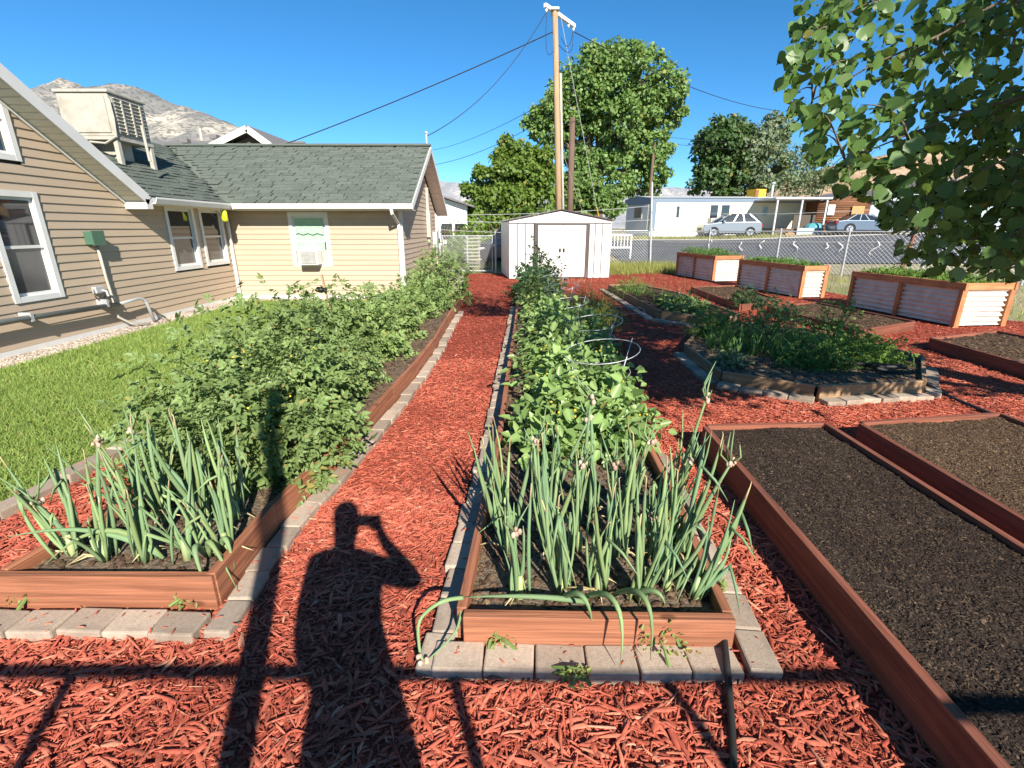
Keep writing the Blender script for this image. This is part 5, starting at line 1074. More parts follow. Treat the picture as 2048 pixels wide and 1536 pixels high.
def lob(px, py, Y, rx, rz, ry=None):
    p = PY(px, py, Y); return (p.x, p.y, p.z, rx, ry or rx, rz)
Y = 50
tree('cottonwood_tree', 'tall broad cottonwood tree behind the utility pole', (8.2, Y, 1.0), 5.5,
     [lob(1210, 170, Y, 3.2, 3.4), lob(1150, 200, Y, 3.0, 3.0), lob(1275, 165, Y - 1, 3.0, 2.8), lob(1320, 205, Y, 2.6, 2.4), lob(1110, 240, Y, 2.6, 2.4), lob(1245, 125, Y, 2.0, 1.8), lob(1190, 130, Y + .5, 1.8, 1.7), lob(1330, 180, Y - 1, 1.9, 1.6), lob(1255, 240, Y - 1, 3.2, 2.6), lob(1180, 290, Y + 1, 2.6, 2.2), lob(1295, 290, Y, 2.4, 2.2), lob(1075, 245, Y, 1.4, 1.3), lob(1285, 350, Y, 2.4, 2.4), lob(1220, 350, Y - 1, 2.4, 2.2), lob(1310, 340, Y, 1.8, 1.8)],
     TREELEAF, 40000, .34, 21, .55, spread=.18, sub=42)
Y = 37
tree('leafy_shrub_tree', 'bright green bushy tree between the house and the pole', (.6, Y, .6), 2.0,
     [lob(985, 370, Y, 1.7, 1.6), lob(1030, 330, Y, 1.7, 1.6), lob(1075, 345, Y, 1.5, 1.7), lob(950, 400, Y, 1.2, 1.2), lob(1010, 410, Y - 1, 1.8, 1.4), lob(1075, 415, Y - 1, 1.7, 1.4), lob(1015, 305, Y, 1.0, .9), lob(955, 440, Y - 1.5, 1.2, 1.0)], TREELEAF2, 20000, .30, 22, .22)
tree('leafy_shrub_tree', 'dark green tree right of the utility pole behind the shed', (5.4, 40, .8), 2.4, [lob(1165, 340, 40, 1.4, 1.7), lob(1175, 395, 39, 1.5, 1.4), lob(1140, 390, 39, 1.2, 1.4), lob(1220, 400, 40, 1.2, 1.0)], TREELEAF, 9000, .30, 27, .2)
Y = 74
tree('dark_tree', 'dark round topped tree behind the mobile home', (32, Y, 1.5), 7, [lob(1440, 285, Y, 3.2, 3.0), lob(1420, 320, Y, 2.0, 2.6), lob(1460, 270, Y, 2.6, 1.8), lob(1440, 360, Y, 3.6, 2.2), lob(1475, 330, Y, 2.2, 2.4)], TREEDARK, 12000, .55, 23, .4)
tree('silver_tree', 'loose silvery green tree right of the dark round tree', (37, Y, 1.5), 5, [lob(1510, 290, Y, 3.0, 3.6), lob(1545, 270, Y + 2, 2.0, 3.0), lob(1530, 340, Y, 3.4, 2.8), lob(1485, 370, Y, 2.4, 1.8)], TREEGREY, 9000, .5, 24, .3, spread=.3)
tree('wispy_tree', 'wispy half bare tree leaning right behind the trailers', (45, 76, 1.5), 4, [lob(1590, 330, 76, 3.0, 2.4), lob(1625, 345, 77, 2.6, 1.8), lob(1655, 358, 76, 2.4, 1.4), lob(1600, 370, 76, 3.0, 1.4)], TREEGREY, 2600, .42, 25, .2, spread=.4)
leafy_thing('yard_shrub', 'green leafy shrub growing behind the chain link gate', 'shrub', (-2.4, 22.5), .7, .8, 1.5, 1500, OVATE, (.09, .18), TOMLEAF, 71, base=0.0); leafy_thing('yard_shrub', 'low shrub with orange flowers beyond the gate by the dark fence', 'shrub', (-2.0, 27.5), 1.6, .8, 1.7, 1500, OVATE, (.12, .25), TREELEAF2, 72, base=0.1)

# near cottonwood, trunk out of the frame to the right; crown leans over the garden
nt_ = thing('cottonwood_tree', 'near cottonwood branches with large heart shaped leaves, top right corner', 'tree', (6.3, 2.4, 0))
part('trunk', MB().tube([(6.3, 2.4, -.1), (6.2, 2.4, 1.4), (6.0, 2.3, 2.6), (5.7, 2.1, 4.0), (5.4, 1.9, 5.6)], [.26, .22, .19, .14, .06], 10), BARK, nt_, True)
def near_pt(px, py, dep):
    X = (px - 1024) / F_PX; d = (py - 768) / F_PX
    return Vector((X * dep, dep * (math.cos(PITCH) - d * math.sin(PITCH)), CAM_H - dep * (math.sin(PITCH) + d * math.cos(PITCH))))
g = np.random.default_rng(5); br = MB(); LP, LA, LN = [], [], []
tips = [(1612, 30, 2.6), (1600, 110, 2.6), (1592, 185, 2.7), (1640, 270, 2.7), (1665, 330, 2.6), (1690, 120, 2.5), (1730, 60, 2.6), (1720, 210, 2.4), (1700, 360, 2.3), (1760, 300, 2.5), (1770, 400, 2.2), (1815, 455, 2.4), (1800, 150, 2.7), (1840, 240, 2.4), (1830, 340, 2.6), (1870, 420, 2.5), (1880, 500, 2.6), (1930, 60, 2.6), (1920, 160, 2.4), (1930, 280, 2.6), (1940, 380, 2.4), (1950, 470, 2.7), (1990, 530, 2.7), (2030, 120, 2.5), (2020, 230, 2.6), (2030, 330, 2.4), (2030, 430, 2.6), (2070, 500, 2.7), (1860, 20, 2.8), (1990, 20, 2.7), (2080, 40, 2.6), (2090, 200, 2.6), (2100, 360, 2.6), (1780, 20, 2.7), (1680, 20, 2.6), (2060, 280, 2.9), (1970, 220, 3.0), (1900, 330, 3.0), (1870, 110, 3.0), (1990, 420, 3.1), (1760, 130, 3.0), (1690, 280, 2.9), (1850, 480, 2.3), (1900, 450, 2.8), (1920, 525, 2.4), (1960, 520, 2.9), (2010, 480, 2.4), (2040, 545, 2.5), (2000, 380, 2.5), (1880, 380, 2.9), (1820, 400, 2.9), (1950, 330, 3.1), (2040, 490, 3.0), (1610, 150, 2.6), (1640, 60, 2.5), (1650, 230, 2.3)]
hubs = [Vector((4.6, 2.6, 2.6)), Vector((4.4, 2.4, 3.3)), Vector((4.7, 2.2, 1.9)), Vector((4.2, 2.9, 3.0))]
for h in hubs: br.tube([(6.1, 2.35, h.z * .75), ((6.1 + h.x) / 2, 2.45, h.z * .95), h], [.07, .05, .03], 6)
mains = [(h, near_pt(*q)) for h, q in ((hubs[1], (1630, 60, 2.7)), (hubs[1], (1625, 200, 2.7)), (hubs[0], (1690, 320, 2.5)), (hubs[0], (1800, 420, 2.5)), (hubs[2], (1900, 510, 2.6)), (hubs[3], (1780, 150, 3.0)), (hubs[3], (1930, 60, 2.8)), (hubs[2], (2020, 490, 2.8)), (hubs[0], (1950, 300, 2.9)), (hubs[2], (2010, 380, 2.6)))]
NODES = []
for h, e in mains:
    m = h.lerp(e, .5) + Vector((g.normal(0, .1), g.normal(0, .2), .32)); wob = [Vector(g.normal(0, .035, 3)) for _ in range(13)]
    pts = [h * (1 - s) ** 2 + m * 2 * s * (1 - s) + e * s * s + wob[i] * math.sin(math.pi * s) for i, s in enumerate(np.linspace(0, 1, 13))]
    br.tube(pts, list(np.linspace(.02, .003, 13)), 6); NODES += pts[5:]
for q in tips:
    e = near_pt(*q); h = min(NODES, key=lambda k: abs((k - e).length - .28) + (k - e).length * .5); m = h.lerp(e, .5) + Vector((g.normal(0, .05), g.normal(0, .06), .07)); pts = [h * (1 - s) ** 2 + m * 2 * s * (1 - s) + e * s * s for s in np.linspace(0, 1, 7)]
    br.tube(pts, [.006, .0055, .005, .004, .0035, .003, .0015], 5)
    for k in range(34 if q[0] > 1720 else 22):
        s = g.uniform(.0, 1.0) ** .7; p = h * (1 - s) ** 2 + m * 2 * s * (1 - s) + e * s * s; a = Vector(g.normal(0, .13, 3)); LP.append(p + a); LA.append(Vector(g.normal(0, .6, 3)) + Vector((-.25, 0, -.75))); LN.append(Vector(g.normal(0, .6, 3)) + Vector((.1, -.65, .45)))
# the body of the crown, above and right of the frame
m = 26000; B = np.array([4.1, 1.9, 3.7]) + np.clip(g.normal(0, .5, (m, 3)), -1, 1) * np.array([2.9, 2.5, 2.5]); cl = g.uniform(-1, 1, (120, 3)) * np.array([2.6, 2.4, 2.3]) + np.array([4.1, 1.9, 3.7]); B = cl[g.integers(0, 120, m)] + g.normal(0, .26, (m, 3))
base_ = np.array([tuple(p) for p in LP]); m2 = 6000       # unseen leaves added sunward of the hanging sprays to keep them in shade
up2 = base_[base_[:, 0] - .545 * base_[:, 2] > .9][g.integers(0, int((base_[:, 0] - .545 * base_[:, 2] > .9).sum()), m2)] + np.array(SUN)[None] * g.uniform(.9, 3.0, (m2, 1)) + g.normal(0, .1, (m2, 3)); B = np.concatenate([B, up2]); m += m2
LPn = np.concatenate([base_, B]); LAn = np.concatenate([np.array([tuple(p) for p in LA]), g.normal(0, .6, (m, 3)) + np.array([-.2, 0, -.7])]); LNn = np.concatenate([np.array([tuple(p) for p in LN]), g.normal(0, .6, (m, 3)) + np.array([.1, -.4, .6])])
qx, qy, dep = to_px(LPn); sh = LPn[:, :2] + LPn[:, 2:3] * np.array([[-SUN.x / SUN.z, -SUN.y / SUN.z]])          # where the leaf's shade falls on level ground
left_edge = np.interp(qy, [0, 120, 180, 250, 330, 380, 440, 540, 560], [1580, 1570, 1565, 1590, 1640, 1690, 1760, 1830, 2100])
seen = (dep > .05) & (qx > -50) & (qx < 2150) & (qy > -60) & (qy < 1600)
keep = (LPn[:, 2] > 1.05) & ~(seen & ((qx < left_edge) | (qy > 556))) & (dep > -3.5)
own = (np.arange(len(LPn)) < len(LP)) | ((np.arange(len(LPn)) >= len(LPn) - m2) & ~seen)
keep &= own | (~(seen & (qx < 1740) & (dep > 0)) & ~(seen & (dep > 0) & (dep < 2.5)) & ~((sh[:, 0] < 1.6) & (sh[:, 1] < 9.3)) & (sh[:, 1] > 4.6) & ~((sh[:, 0] > 6.6)) & ~((sh[:, 0] < -0.9) & (sh[:, 1] < 9.4)) & ~((sh[:, 0] < .1) & (sh[:, 1] < 8.6)) & ~(sh[:, 1] > 14.5) & ~((sh[:, 0] > .95) & (sh[:, 0] < 2.2) & (sh[:, 1] < 5.4)))  # crown shaped for its shade: leaves that would darken the sunny ground are dropped
keep &= ~((dep > 0) & seen & (dep < 1.9))
keep &= ~((np.arange(len(LPn)) >= len(LP)) & (np.linalg.norm(LPn[:, :2] - np.array([0, 0]), axis=1) < 1.3))
LPn, LAn, LNn, qx, qy, dep, seen = LPn[keep], LAn[keep], LNn[keep], qx[keep], qy[keep], dep[keep], seen[keep]
R = frames(LAn, LNn); sz = g.uniform(.045, .095, len(LPn)); vis = (qx > 1550) & (qx < 2048) & (qy > 0) & (qy < 560) & (dep > .3)
order = np.argsort(np.where(vis, dep, 99)); a, b = order[:300], order[300:]
CO_ME = mesh_np('leaf', np.array(COTTON[0], float), np.array([f for f in COTTON[1]]), True); CO_ME.materials.append(NEARLEAF)
place_leaves(nt_, CO_ME, LPn[a], R[a], sz[a]); LEAF4 = ([(0, 0, 0), (0.15, 0.4, .06), (0.5, 0.38, .02), (1, 0, -.14), (0.5, -.38, .02), (0.15, -.4, .06)], [(0, 3, 2, 1), (0, 5, 4, 3)]); far_ = ~vis[b]
bn, bf = b[~far_], b[far_]; o = part_np('crown', *join_np([scatter(*COTTON, LPn[bn], R[bn], sz[bn]), scatter(*LEAF4, LPn[bf], R[bf], sz[bf])]), NEARLEAF, nt_, True); o['kind'] = 'stuff'
for c in cl[::2]:
    h = min(hubs + [Vector((5.7, 2.1, 4.0)), Vector((5.4, 1.9, 5.4))], key=lambda k: (k - Vector(c)).length)
    x_, y_, d_ = to_px(np.array(c)); s_ = c[:2] + c[2] * np.array([-SUN.x / SUN.z, -SUN.y / SUN.z])
    if s_[1] > 4.6 and not (d_ > 0 and -50 < x_ < 1900 and -60 < y_ < 1600): br.tube([h, h.lerp(Vector(c), .5) + Vector((0, 0, .15)), Vector(c)], [.03, .018, .005], 5)
part('limbs', br, BARK, nt_, True)

# ================================================================== POLES AND WIRES
PYY = 21.0; ptop = PY(1110, 20, PYY); pb = Vector((2.02, PYY, 0)); dirp = (ptop - pb)
up_ = thing('utility_pole', 'tall pale wooden utility pole with a white crossarm behind the shed', 'utility pole', pb)
part('pole', MB().tube([pb, pb + dirp * .5, ptop], [.125, .115, .10], 12), POLE, up_, True)
part('conduit', MB().tube([pb + Vector((.17, -.03, .3)), pb + dirp * .78 + Vector((.16, -.03, 0))], .05, 7), CREAM, up_, True)
la, ra = PY(1090, 10, 20.7), PY(1149, 52, 22.6); ra.z = la.z
arm = part('crossarm', MB().bar(la, ra, .11, .13), WHITE, up_)
for f in (.04, .22, .78, .96): q = la.lerp(ra, f); part('insulator', MB().tube([q + Vector((0, 0, -.06)), q + Vector((0, 0, -.12)), q + Vector((0, 0, -.2))], [.03, .055, .03], 8), WHITE, up_, True)
part('pole_cap', MB().box(ptop.x - .14, ptop.x + .14, PYY - .14, PYY + .14, ptop.z - .02, ptop.z + .05), GALV, up_)
jl = [(la.lerp(ra, .05) + Vector((0, 0, -.2)), PY(1088, 100, 20.8), pb + dirp * .86 + Vector((-.1, 0, 0))), (la.lerp(ra, .95) + Vector((0, 0, -.2)), PY(1150, 95, 22), pb + dirp * .88 + Vector((.12, 0, 0))), (la.lerp(ra, .95) + Vector((0, 0, -.2)), PY(1140, 80, 21.6), PY(1122, 75, 21))]
for a, m, e in jl:
    pts = [Vector(a) * (1 - s) ** 2 + Vector(m) * 2 * s * (1 - s) + Vector(e) * s * s - Vector((0, 0, .3 * math.sin(math.pi * s))) for s in np.linspace(0, 1, 9)]; part('jumper_wire', MB().tube(pts, .012, 4), WIRE, up_)
def cable(a, b, sag, r, label, mat=WIRE, cat='cable'):
    a, b = Vector(a), Vector(b); pts = [a.lerp(b, s) - Vector((0, 0, sag * 4 * s * (1 - s))) for s in np.linspace(0, 1, 15)]; return solo('overhead_cable', MB().tube(pts, r, 4), mat, label, cat, 'overhead cables', loc=a)
cable(pb + dirp * .93, PY(560, 292, 22), .12, .022, 'thick black cable sloping from the utility pole to behind the green roof')
cable(la.lerp(ra, .04) + Vector((0, 0, -.2)), (RX - .1, CRY + .05, CRZ + .25), .5, .013, 'thin black cable sagging from the crossarm to the house mast')
cable(pb + dirp * .70, PY(865, 300, 40), .3, .014, 'cable running left from the pole past the house peak'); cable(pb + dirp * .64, PY(865, 330, 30), .3, .014, 'lower cable running left from the pole to the house behind')
cable(ra + Vector((0, 0, -.2)), PY(1560, 222, 42), .5, .018, 'dashed looking cable running right from the crossarm over the tree')
cable(PY(1315, 272, 60), PY(1700, 300, 70), .2, .022, 'far cable over the mobile home, upper of two'); cable(PY(1315, 285, 60), PY(1700, 312, 70), .2, .022, 'far cable over the mobile home, lower of two')
o2 = PY(1145, 235, 28); solo('old_utility_pole', MB().tube([(o2.x + .05, 28, .1), (o2.x, 28, o2.z)], [.19, .15], 10), OLDPOLE, 'dark weathered wooden pole just right of the pale utility pole', 'utility pole', loc=(o2.x + .05, 28, .1), smooth=True)
o3 = PY(1309, 285, 48); solo('old_utility_pole', MB().tube([(o3.x - .1, 48, 1), (o3.x, 48, o3.z)], [.16, .12], 8), OLDPOLE, 'slim dark pole at the right side of the cottonwood', 'utility pole', loc=(o3.x - .1, 48, 1), smooth=True)
for k, (tx, ty, bx, by, lab) in enumerate(((1122, 35, 1196, 428, 'guy wire from the pole top with yellow guard, right one'), (1124, 300, 1165, 424, 'lower guy wire with yellow guard beside the pole'))):
    a, b = PY(tx, ty, 21.2), PY(bx, by, 26 if k == 0 else 24.5); t = thing('guy_wire', lab, 'guy wire', b); e = b + (b - a) * ((b.z - .1) / max(.5, (a.z - b.z)))
    part('wire', MB().tube([a, e], .012, 4), PALEWIRE, t); d = (a - e).normalized(); part('guard', MB().tube([e + d * .3, e + d * (3.2 if k == 0 else 2.6)], .035, 6), YELLOW, t)

# ================================================================== BACKGROUND HOUSES
BLUE = plain('blue_trim', (0.16, 0.21, 0.27), .6, var=.08); CREAMWALL = plain('cream_siding', (0.72, 0.66, 0.47), .6, var=.05, scale=.6); WHITEW = plain('white_siding', (0.68, 0.68, 0.66), .6, var=.05)
LTBLUE = plain('pale_blue_siding', (0.34, 0.40, 0.47), .6, var=.06); LOG = plain('brown_log', (0.19, 0.085, 0.04), .8, var=.35, scale=4, stretch=(.3, 4, 4), rnd=.25); DOORY = plain('tan_door', (0.42, 0.24, 0.09), .6); SILVERROOF = plain('metal_roof', (0.62, 0.62, 0.6), .45, var=.08, metal=.2)
A0 = Vector((11.6, 43, 0)); A0.z = float(zg(11.6, 43)) - .3; al = math.radians(10); mu = Vector((math.cos(al), math.sin(al) * .35, 0)).normalized(); mv = Vector((-.36, .93, 0))
mob = thing('mobile_home', 'cream and blue mobile home across the road', 'mobile home', A0)
def M(a, b, z): return A0 + mu * a + mv * b + Vector((0, 0, z))
ML, MD, MH = 15.0, 3.6, 3.35
def mbox(a0, a1, b0, b1, z0, z1): 
    P = [M(a0, b0, z0), M(a1, b0, z0), M(a1, b1, z0), M(a0, b1, z0)]; return MB().prism(P, (0, 0, z1 - z0))
part('wall', mbox(0, ML, 0, MD, .75, MH - .35), CREAMWALL, mob); part('skirting', mbox(.03, ML - .03, .03, MD - .03, 0, .75), WHITEW, mob); part('trim_band', mbox(-.02, ML + .02, -.02, MD + .02, MH - .35, MH - .02), BLUE, mob)
part('corner_trim', mbox(-.015, .45, -.015, .1, .75, MH - .35), BLUE, mob); part('end_panel', MB().prism([M(-.02, .3, .75), M(-.02, MD - .1, .75), M(-.02, MD - .1, MH - .35), M(-.02, .3, MH - .35)], mu * -.02), WHITEW, mob)
part('roof', MB().prism([M(-.1, -.1, MH), M(-.1, MD / 2, MH + .22), M(-.1, MD + .1, MH)], mu * (ML + .2)), SILVERROOF, mob); part('end_fascia', MB().prism([M(-.13, -.1, MH - .5), M(-.13, MD + .1, MH - .5), M(-.13, MD + .1, MH), M(-.13, MD / 2, MH + .2), M(-.13, -.1, MH)], mu * .05), BLUE, mob)
for a0, a1, z0, z1 in ((2.1, 2.45, 1.75, 2.75), (5.0, 5.75, 1.6, 2.85), (5.95, 6.75, 1.4, 2.85), (9.6, 10.1, 1.9, 2.7)):
    w = part('window', mbox(a0, a1, -.06, -.01, z0, z1), WHITE, mob); part('pane', mbox(a0 + .06, a1 - .06, -.08, -.065, z0 + .06, z1 - .06), GLASS, w)
w = part('window', MB().prism([M(-.05, 1.1, 1.7), M(-.05, 2.3, 1.7), M(-.05, 2.3, 2.75), M(-.05, 1.1, 2.75)], mu * -.03), WHITE, mob); part('pane', MB().prism([M(-.09, 1.2, 1.8), M(-.09, 2.2, 1.8), M(-.09, 2.2, 2.65), M(-.09, 1.2, 2.65)], mu * -.01), GLASS, w)
ac2 = thing('window_air_conditioner', 'small white air conditioner in the mobile home window', 'air conditioner', M(5.4, -.3, 1.5)); part('case', mbox(4.95, 5.75, -.45, -.085, 1.3, 1.75), WHITE, ac2); part('grille', mbox(5.0, 5.7, -.47, -.455, 1.35, 1.7), PADS, ac2)
yc = thing('roof_cooler', 'yellow cooler box on the mobile home roof', 'cooler', M(10.4, 1.8, MH + .1)); part('case', mbox(9.9, 10.8, 1.3, 2.3, MH + .1, MH + .8), YELLOW, yc); part('side_panel', mbox(9.88, 10.15, 1.28, 1.295, MH + .15, MH + .75), LOG, yc)
solo('roof_vent', MB().tube([M(11.4, 1.4, MH), M(11.4, 1.4, MH + 1.2)], .12, 8).tube([M(11.4, 1.4, MH + 1.22), M(11.4, 1.4, MH + 1.35)], .2, 8), GALV, 'metal vent pipe on the mobile home roof beside the yellow cooler', 'vent pipe', loc=M(11.4, 1.4, MH), smooth=True)
# porch awning
P0 = PY(1528, 470, 41.5); PX1 = PY(1622, 470, 41.5).x; gz = float(zg(P0.x, 41.5)); rz = PY(1528, 397, 41.5).z
po = thing('porch_awning', 'open porch awning on thin posts at the end of the mobile home', 'awning', (P0.x, 41.5, gz)); part('roof', MB().box(P0.x - .2, PX1 + .3, 40.0, 43.6, rz - .12, rz), SILVERROOF, po); part('back_wall', MB().box(P0.x, PX1, 44.2, 44.4, gz, rz - .15), WHITEW, po)
for x in (P0.x, (P0.x + PX1) / 2, PX1): part('post', MB().box(x - .06, x + .06, 40.1, 40.22, gz - .3, rz - .12), GALV, po)
part('deck', MB().box(P0.x + .3, PX1 - .1, 40.4, 43.5, gz - .2, gz + .45), OLDPOLE, po); part('skirt_board', MB().box((P0.x + PX1) / 2, PX1 - .1, 40.3, 40.39, gz - .2, gz + .5), LTBLUE, po); part('dark_interior', MB().box((P0.x + PX1) / 2 + .1, PX1 - .05, 41.2, 41.3, gz + .45, gz + 1.5), DARKCORE, po)  # the upright dark sheet stands in for the dark interior of the porch
for k in range(3): part('step', MB().box(P0.x + .5 + k * .35, P0.x + 1.6, 39.6 + k * .28, 40.39, gz - .2 + k * .16, gz - .03 + k * .16), GREYBOARD, po)
# log cabin shed
c0 = PY(1625, 470, 42).x; c1 = PY(1728, 470, 42).x; gz = float(zg(c0, 42)); h0 = PY(1625, 402, 42).z; h1 = PY(1690, 386, 42).z
lc = thing('log_shed', 'brown log sided shed with a tan door beside the porch', 'shed', (c0, 42, gz)); nl = 14
for i in range(nl): z = gz + (h0 - gz) * (i + .5) / nl; part('log', MB().tube([(c0, 42, z), (c1, 42, z)], (h0 - gz) / nl * .56, 7), LOG, lc, True)
part('wall', MB().box(c0 + .1, c1 - .1, 42.1, 45, gz - .3, h0), LOG, lc); cm = c0 + (c1 - c0) * .62
part('gable', MB().prism([(c0, 41.92, h0), (c1, 41.92, h0), (cm, 41.92, h1)], (0, .1, 0)), LOG, lc)
for a, b in (((c0 - .2, h0 - .03), (cm, h1 + .06)), ((cm, h1 + .06), (c1 + .2, h0 - .03))): part('roof', MB().prism([(a[0], 41.5, a[1]), (b[0], 41.5, b[1]), (b[0], 45.2, b[1]), (a[0], 45.2, a[1])], (0, 0, .09)), GREYROOF, lc)
part('door', MB().box(c0 + 2.7, c0 + 3.7, 41.76, 41.82, gz, gz + 2.0), DOORY, lc); w = part('window', MB().box(c0 + .75, c0 + 1.3, 41.76, 41.82, gz + 1.3, gz + 2.1), WHITE, lc)
tp_ = PY(1628, 455, 41); solo('covered_bin', MB().ball((tp_.x, 41, tp_.z - .1), .8, 10, 6, (1, .7, .6)), plain('teal_cover', (.08, .3, .34), .5), 'teal covered heap in front of the log shed', 'cover', loc=(tp_.x, 41, tp_.z - .6))
# pale blue house far right
b0 = PY(1730, 465, 47).x; gz = float(zg(b0, 47)); h0 = PY(1740, 405, 47).z; h1 = PY(1850, 372, 47).z
bh = thing('blue_house', 'pale blue house behind the parked blue car and leaves', 'house', (b0, 47, gz)); part('wall', MB().box(b0, b0 + 13, 47, 54, gz - .3, h0), LTBLUE, bh); part('gable', MB().prism([(b0, 46.98, h0), (b0 + 13, 46.98, h0), (b0 + 6.5, 46.98, h1 + .4)], (0, .1, 0)), LTBLUE, bh)
for a, b in (((b0 - .4, h0 - .1), (b0 + 6.5, h1 + .5)), ((b0 + 6.5, h1 + .5), (b0 + 13.4, h0 - .1))): part('roof', MB().prism([(a[0], 46.5, a[1]), (b[0], 46.5, b[1]), (b[0], 54.4, b[1]), (a[0], 54.4, a[1])], (0, 0, .15)), GREYROOF, bh)
for a in (1.2, 5, 9): w = part('window', MB().box(b0 + a, b0 + a + 1.3, 46.92, 46.99, gz + 1.4, gz + 2.5), WHITE, bh); part('pane', MB().box(b0 + a + .08, b0 + a + 1.22, 46.9, 46.915, gz + 1.48, gz + 2.42), GLASS, w)
# grey roofed neighbour seen over the green roof
NY = 27; pk = PY(495, 258, NY); el, er = PY(412, 294, NY), PY(540, 294, NY)
nh = thing('neighbour_house', 'grey roofed white gabled house showing above the green roof', 'house', (pk.x, NY, 0)); NB = NY + 9; lft = PY(255, 300, NY).x - 4
part('wall', MB().box(lft, er.x - .5, NY + .6, NB, 0, el.z - .3), WHITEW, nh); part('gable', MB().prism([(el.x + .3, NY + .4, el.z - 1.5), (er.x - .3, NY + .4, el.z - 1.5), (er.x - .3, NY + .4, el.z - .1), (pk.x, NY + .4, pk.z - .25), (el.x + .3, NY + .4, el.z - .1)], (0, .2, 0)), DARKCORE, nh)
for e, s in ((el, 1), (er, -1)):
    part('rake_fascia', MB().bar((e.x - .6 * s, NY - .1, e.z - .35), (pk.x, NY - .1, pk.z), .06, .3), WHITE, nh); part('roof', MB().prism([(e.x - .6 * s, NY - .05, e.z - .25), (pk.x, NY - .05, pk.z + .1), (pk.x, NY + 4.5, pk.z + .1), (e.x - .6 * s, NY + 4.5, e.z - .25)], (0, 0, .08)), GREYROOF, nh)
rf = part('roof', MB().prism([(lft, NY, el.z - .9), (pk.x - .2, NY, el.z - .9), (pk.x - .2, NY + 4.5, pk.z + .05), (lft, NY + 4.5, pk.z + .05)], (0, 0, .1)), GREYROOF, nh); part('roof', MB().prism([(lft, NY + 4.5, pk.z + .05), (er.x, NY + 4.5, pk.z + .05), (er.x, NB + .5, el.z - .9), (lft, NB + .5, el.z - .9)], (0, 0, .1)), GREYROOF, nh)
for x, y in ((402, 270), (428, 272), (370, 280), (310, 290)):
    p = PY(x, y, NY + 2.6); part('roof_vent', MB().box(p.x - .2, p.x + .2, p.y - .15, p.y + .2, p.z - .15, p.z + (.55 if x == 402 else .06)) if x != 402 else MB().tube([p - Vector((0, 0, .3)), p + Vector((0, 0, .35))], .09, 7), GREYROOF if x != 402 else CREAM, rf)
# white house past the gate
p0, p1, pk2 = PY(873, 440, 34), PY(922, 440, 34), PY(905, 388, 34)
wh = thing('neighbour_house', 'small white house with brown roof seen past the wing corner', 'house', (p0.x, 34, 0)); x0, x1 = p0.x - 7, p1.x + .4; eh = PY(873, 412, 34).z
part('wall', MB().box(x0, x1, 34, 40, 0, eh), WHITEW, wh); part('gable', MB().prism([(x0 + 4, 33.98, eh), (x1 + .1, 33.98, eh), ((x0 + 4 + x1) / 2, 33.98, pk2.z)], (0, .1, 0)), WHITEW, wh)
for a, b in (((x0 + 3.6, eh - .1), ((x0 + 4 + x1) / 2, pk2.z + .1)), (((x0 + 4 + x1) / 2, pk2.z + .1), (x1 + .5, eh - .1))): part('roof', MB().prism([(a[0], 33.5, a[1]), (b[0], 33.5, b[1]), (b[0], 40.5, b[1]), (a[0], 40.5, a[1])], (0, 0, .12)), GREYROOF, wh)
for k in range(2): w = part('window', MB().box(x1 - 1.7 + k * .9, x1 - 1.0 + k * .9, 33.94, 33.99, .9, 1.9), GLASS, wh)
wf = thing('wooden_fence', 'dark board fence behind the shrubs past the gate', 'fence', (-4, 30, 0))
for i in range(26): x = -5.5 + i * .19; board('plank', (x, 30, 0), (x, 30, 1.75 + random.uniform(-.03, .03)), .17, .025, OLDPOLE, wf)
for z in (.4, 1.4): board('rail', (-5.6, 30.06, z), (-.7, 30.06, z), .06, .08, OLDPOLE, wf)
rp = thing('stacked_pallets', 'pale stack of weathered pallet wood behind the gate', 'pallet stack', (-1.9, 20.6, 0))
for k in range(9): board('slat', (-1.95 + random.uniform(-.08, .08), 20.6, .1 + k * .14), (-1.25 + random.uniform(-.08, .08), 20.7, .1 + k * .14), .3, .04, CREAM, rp)
for x in (-1.85, -1.35): upright('post', (x, 20.65, 0), 1.3, .05, CREAM, rp)

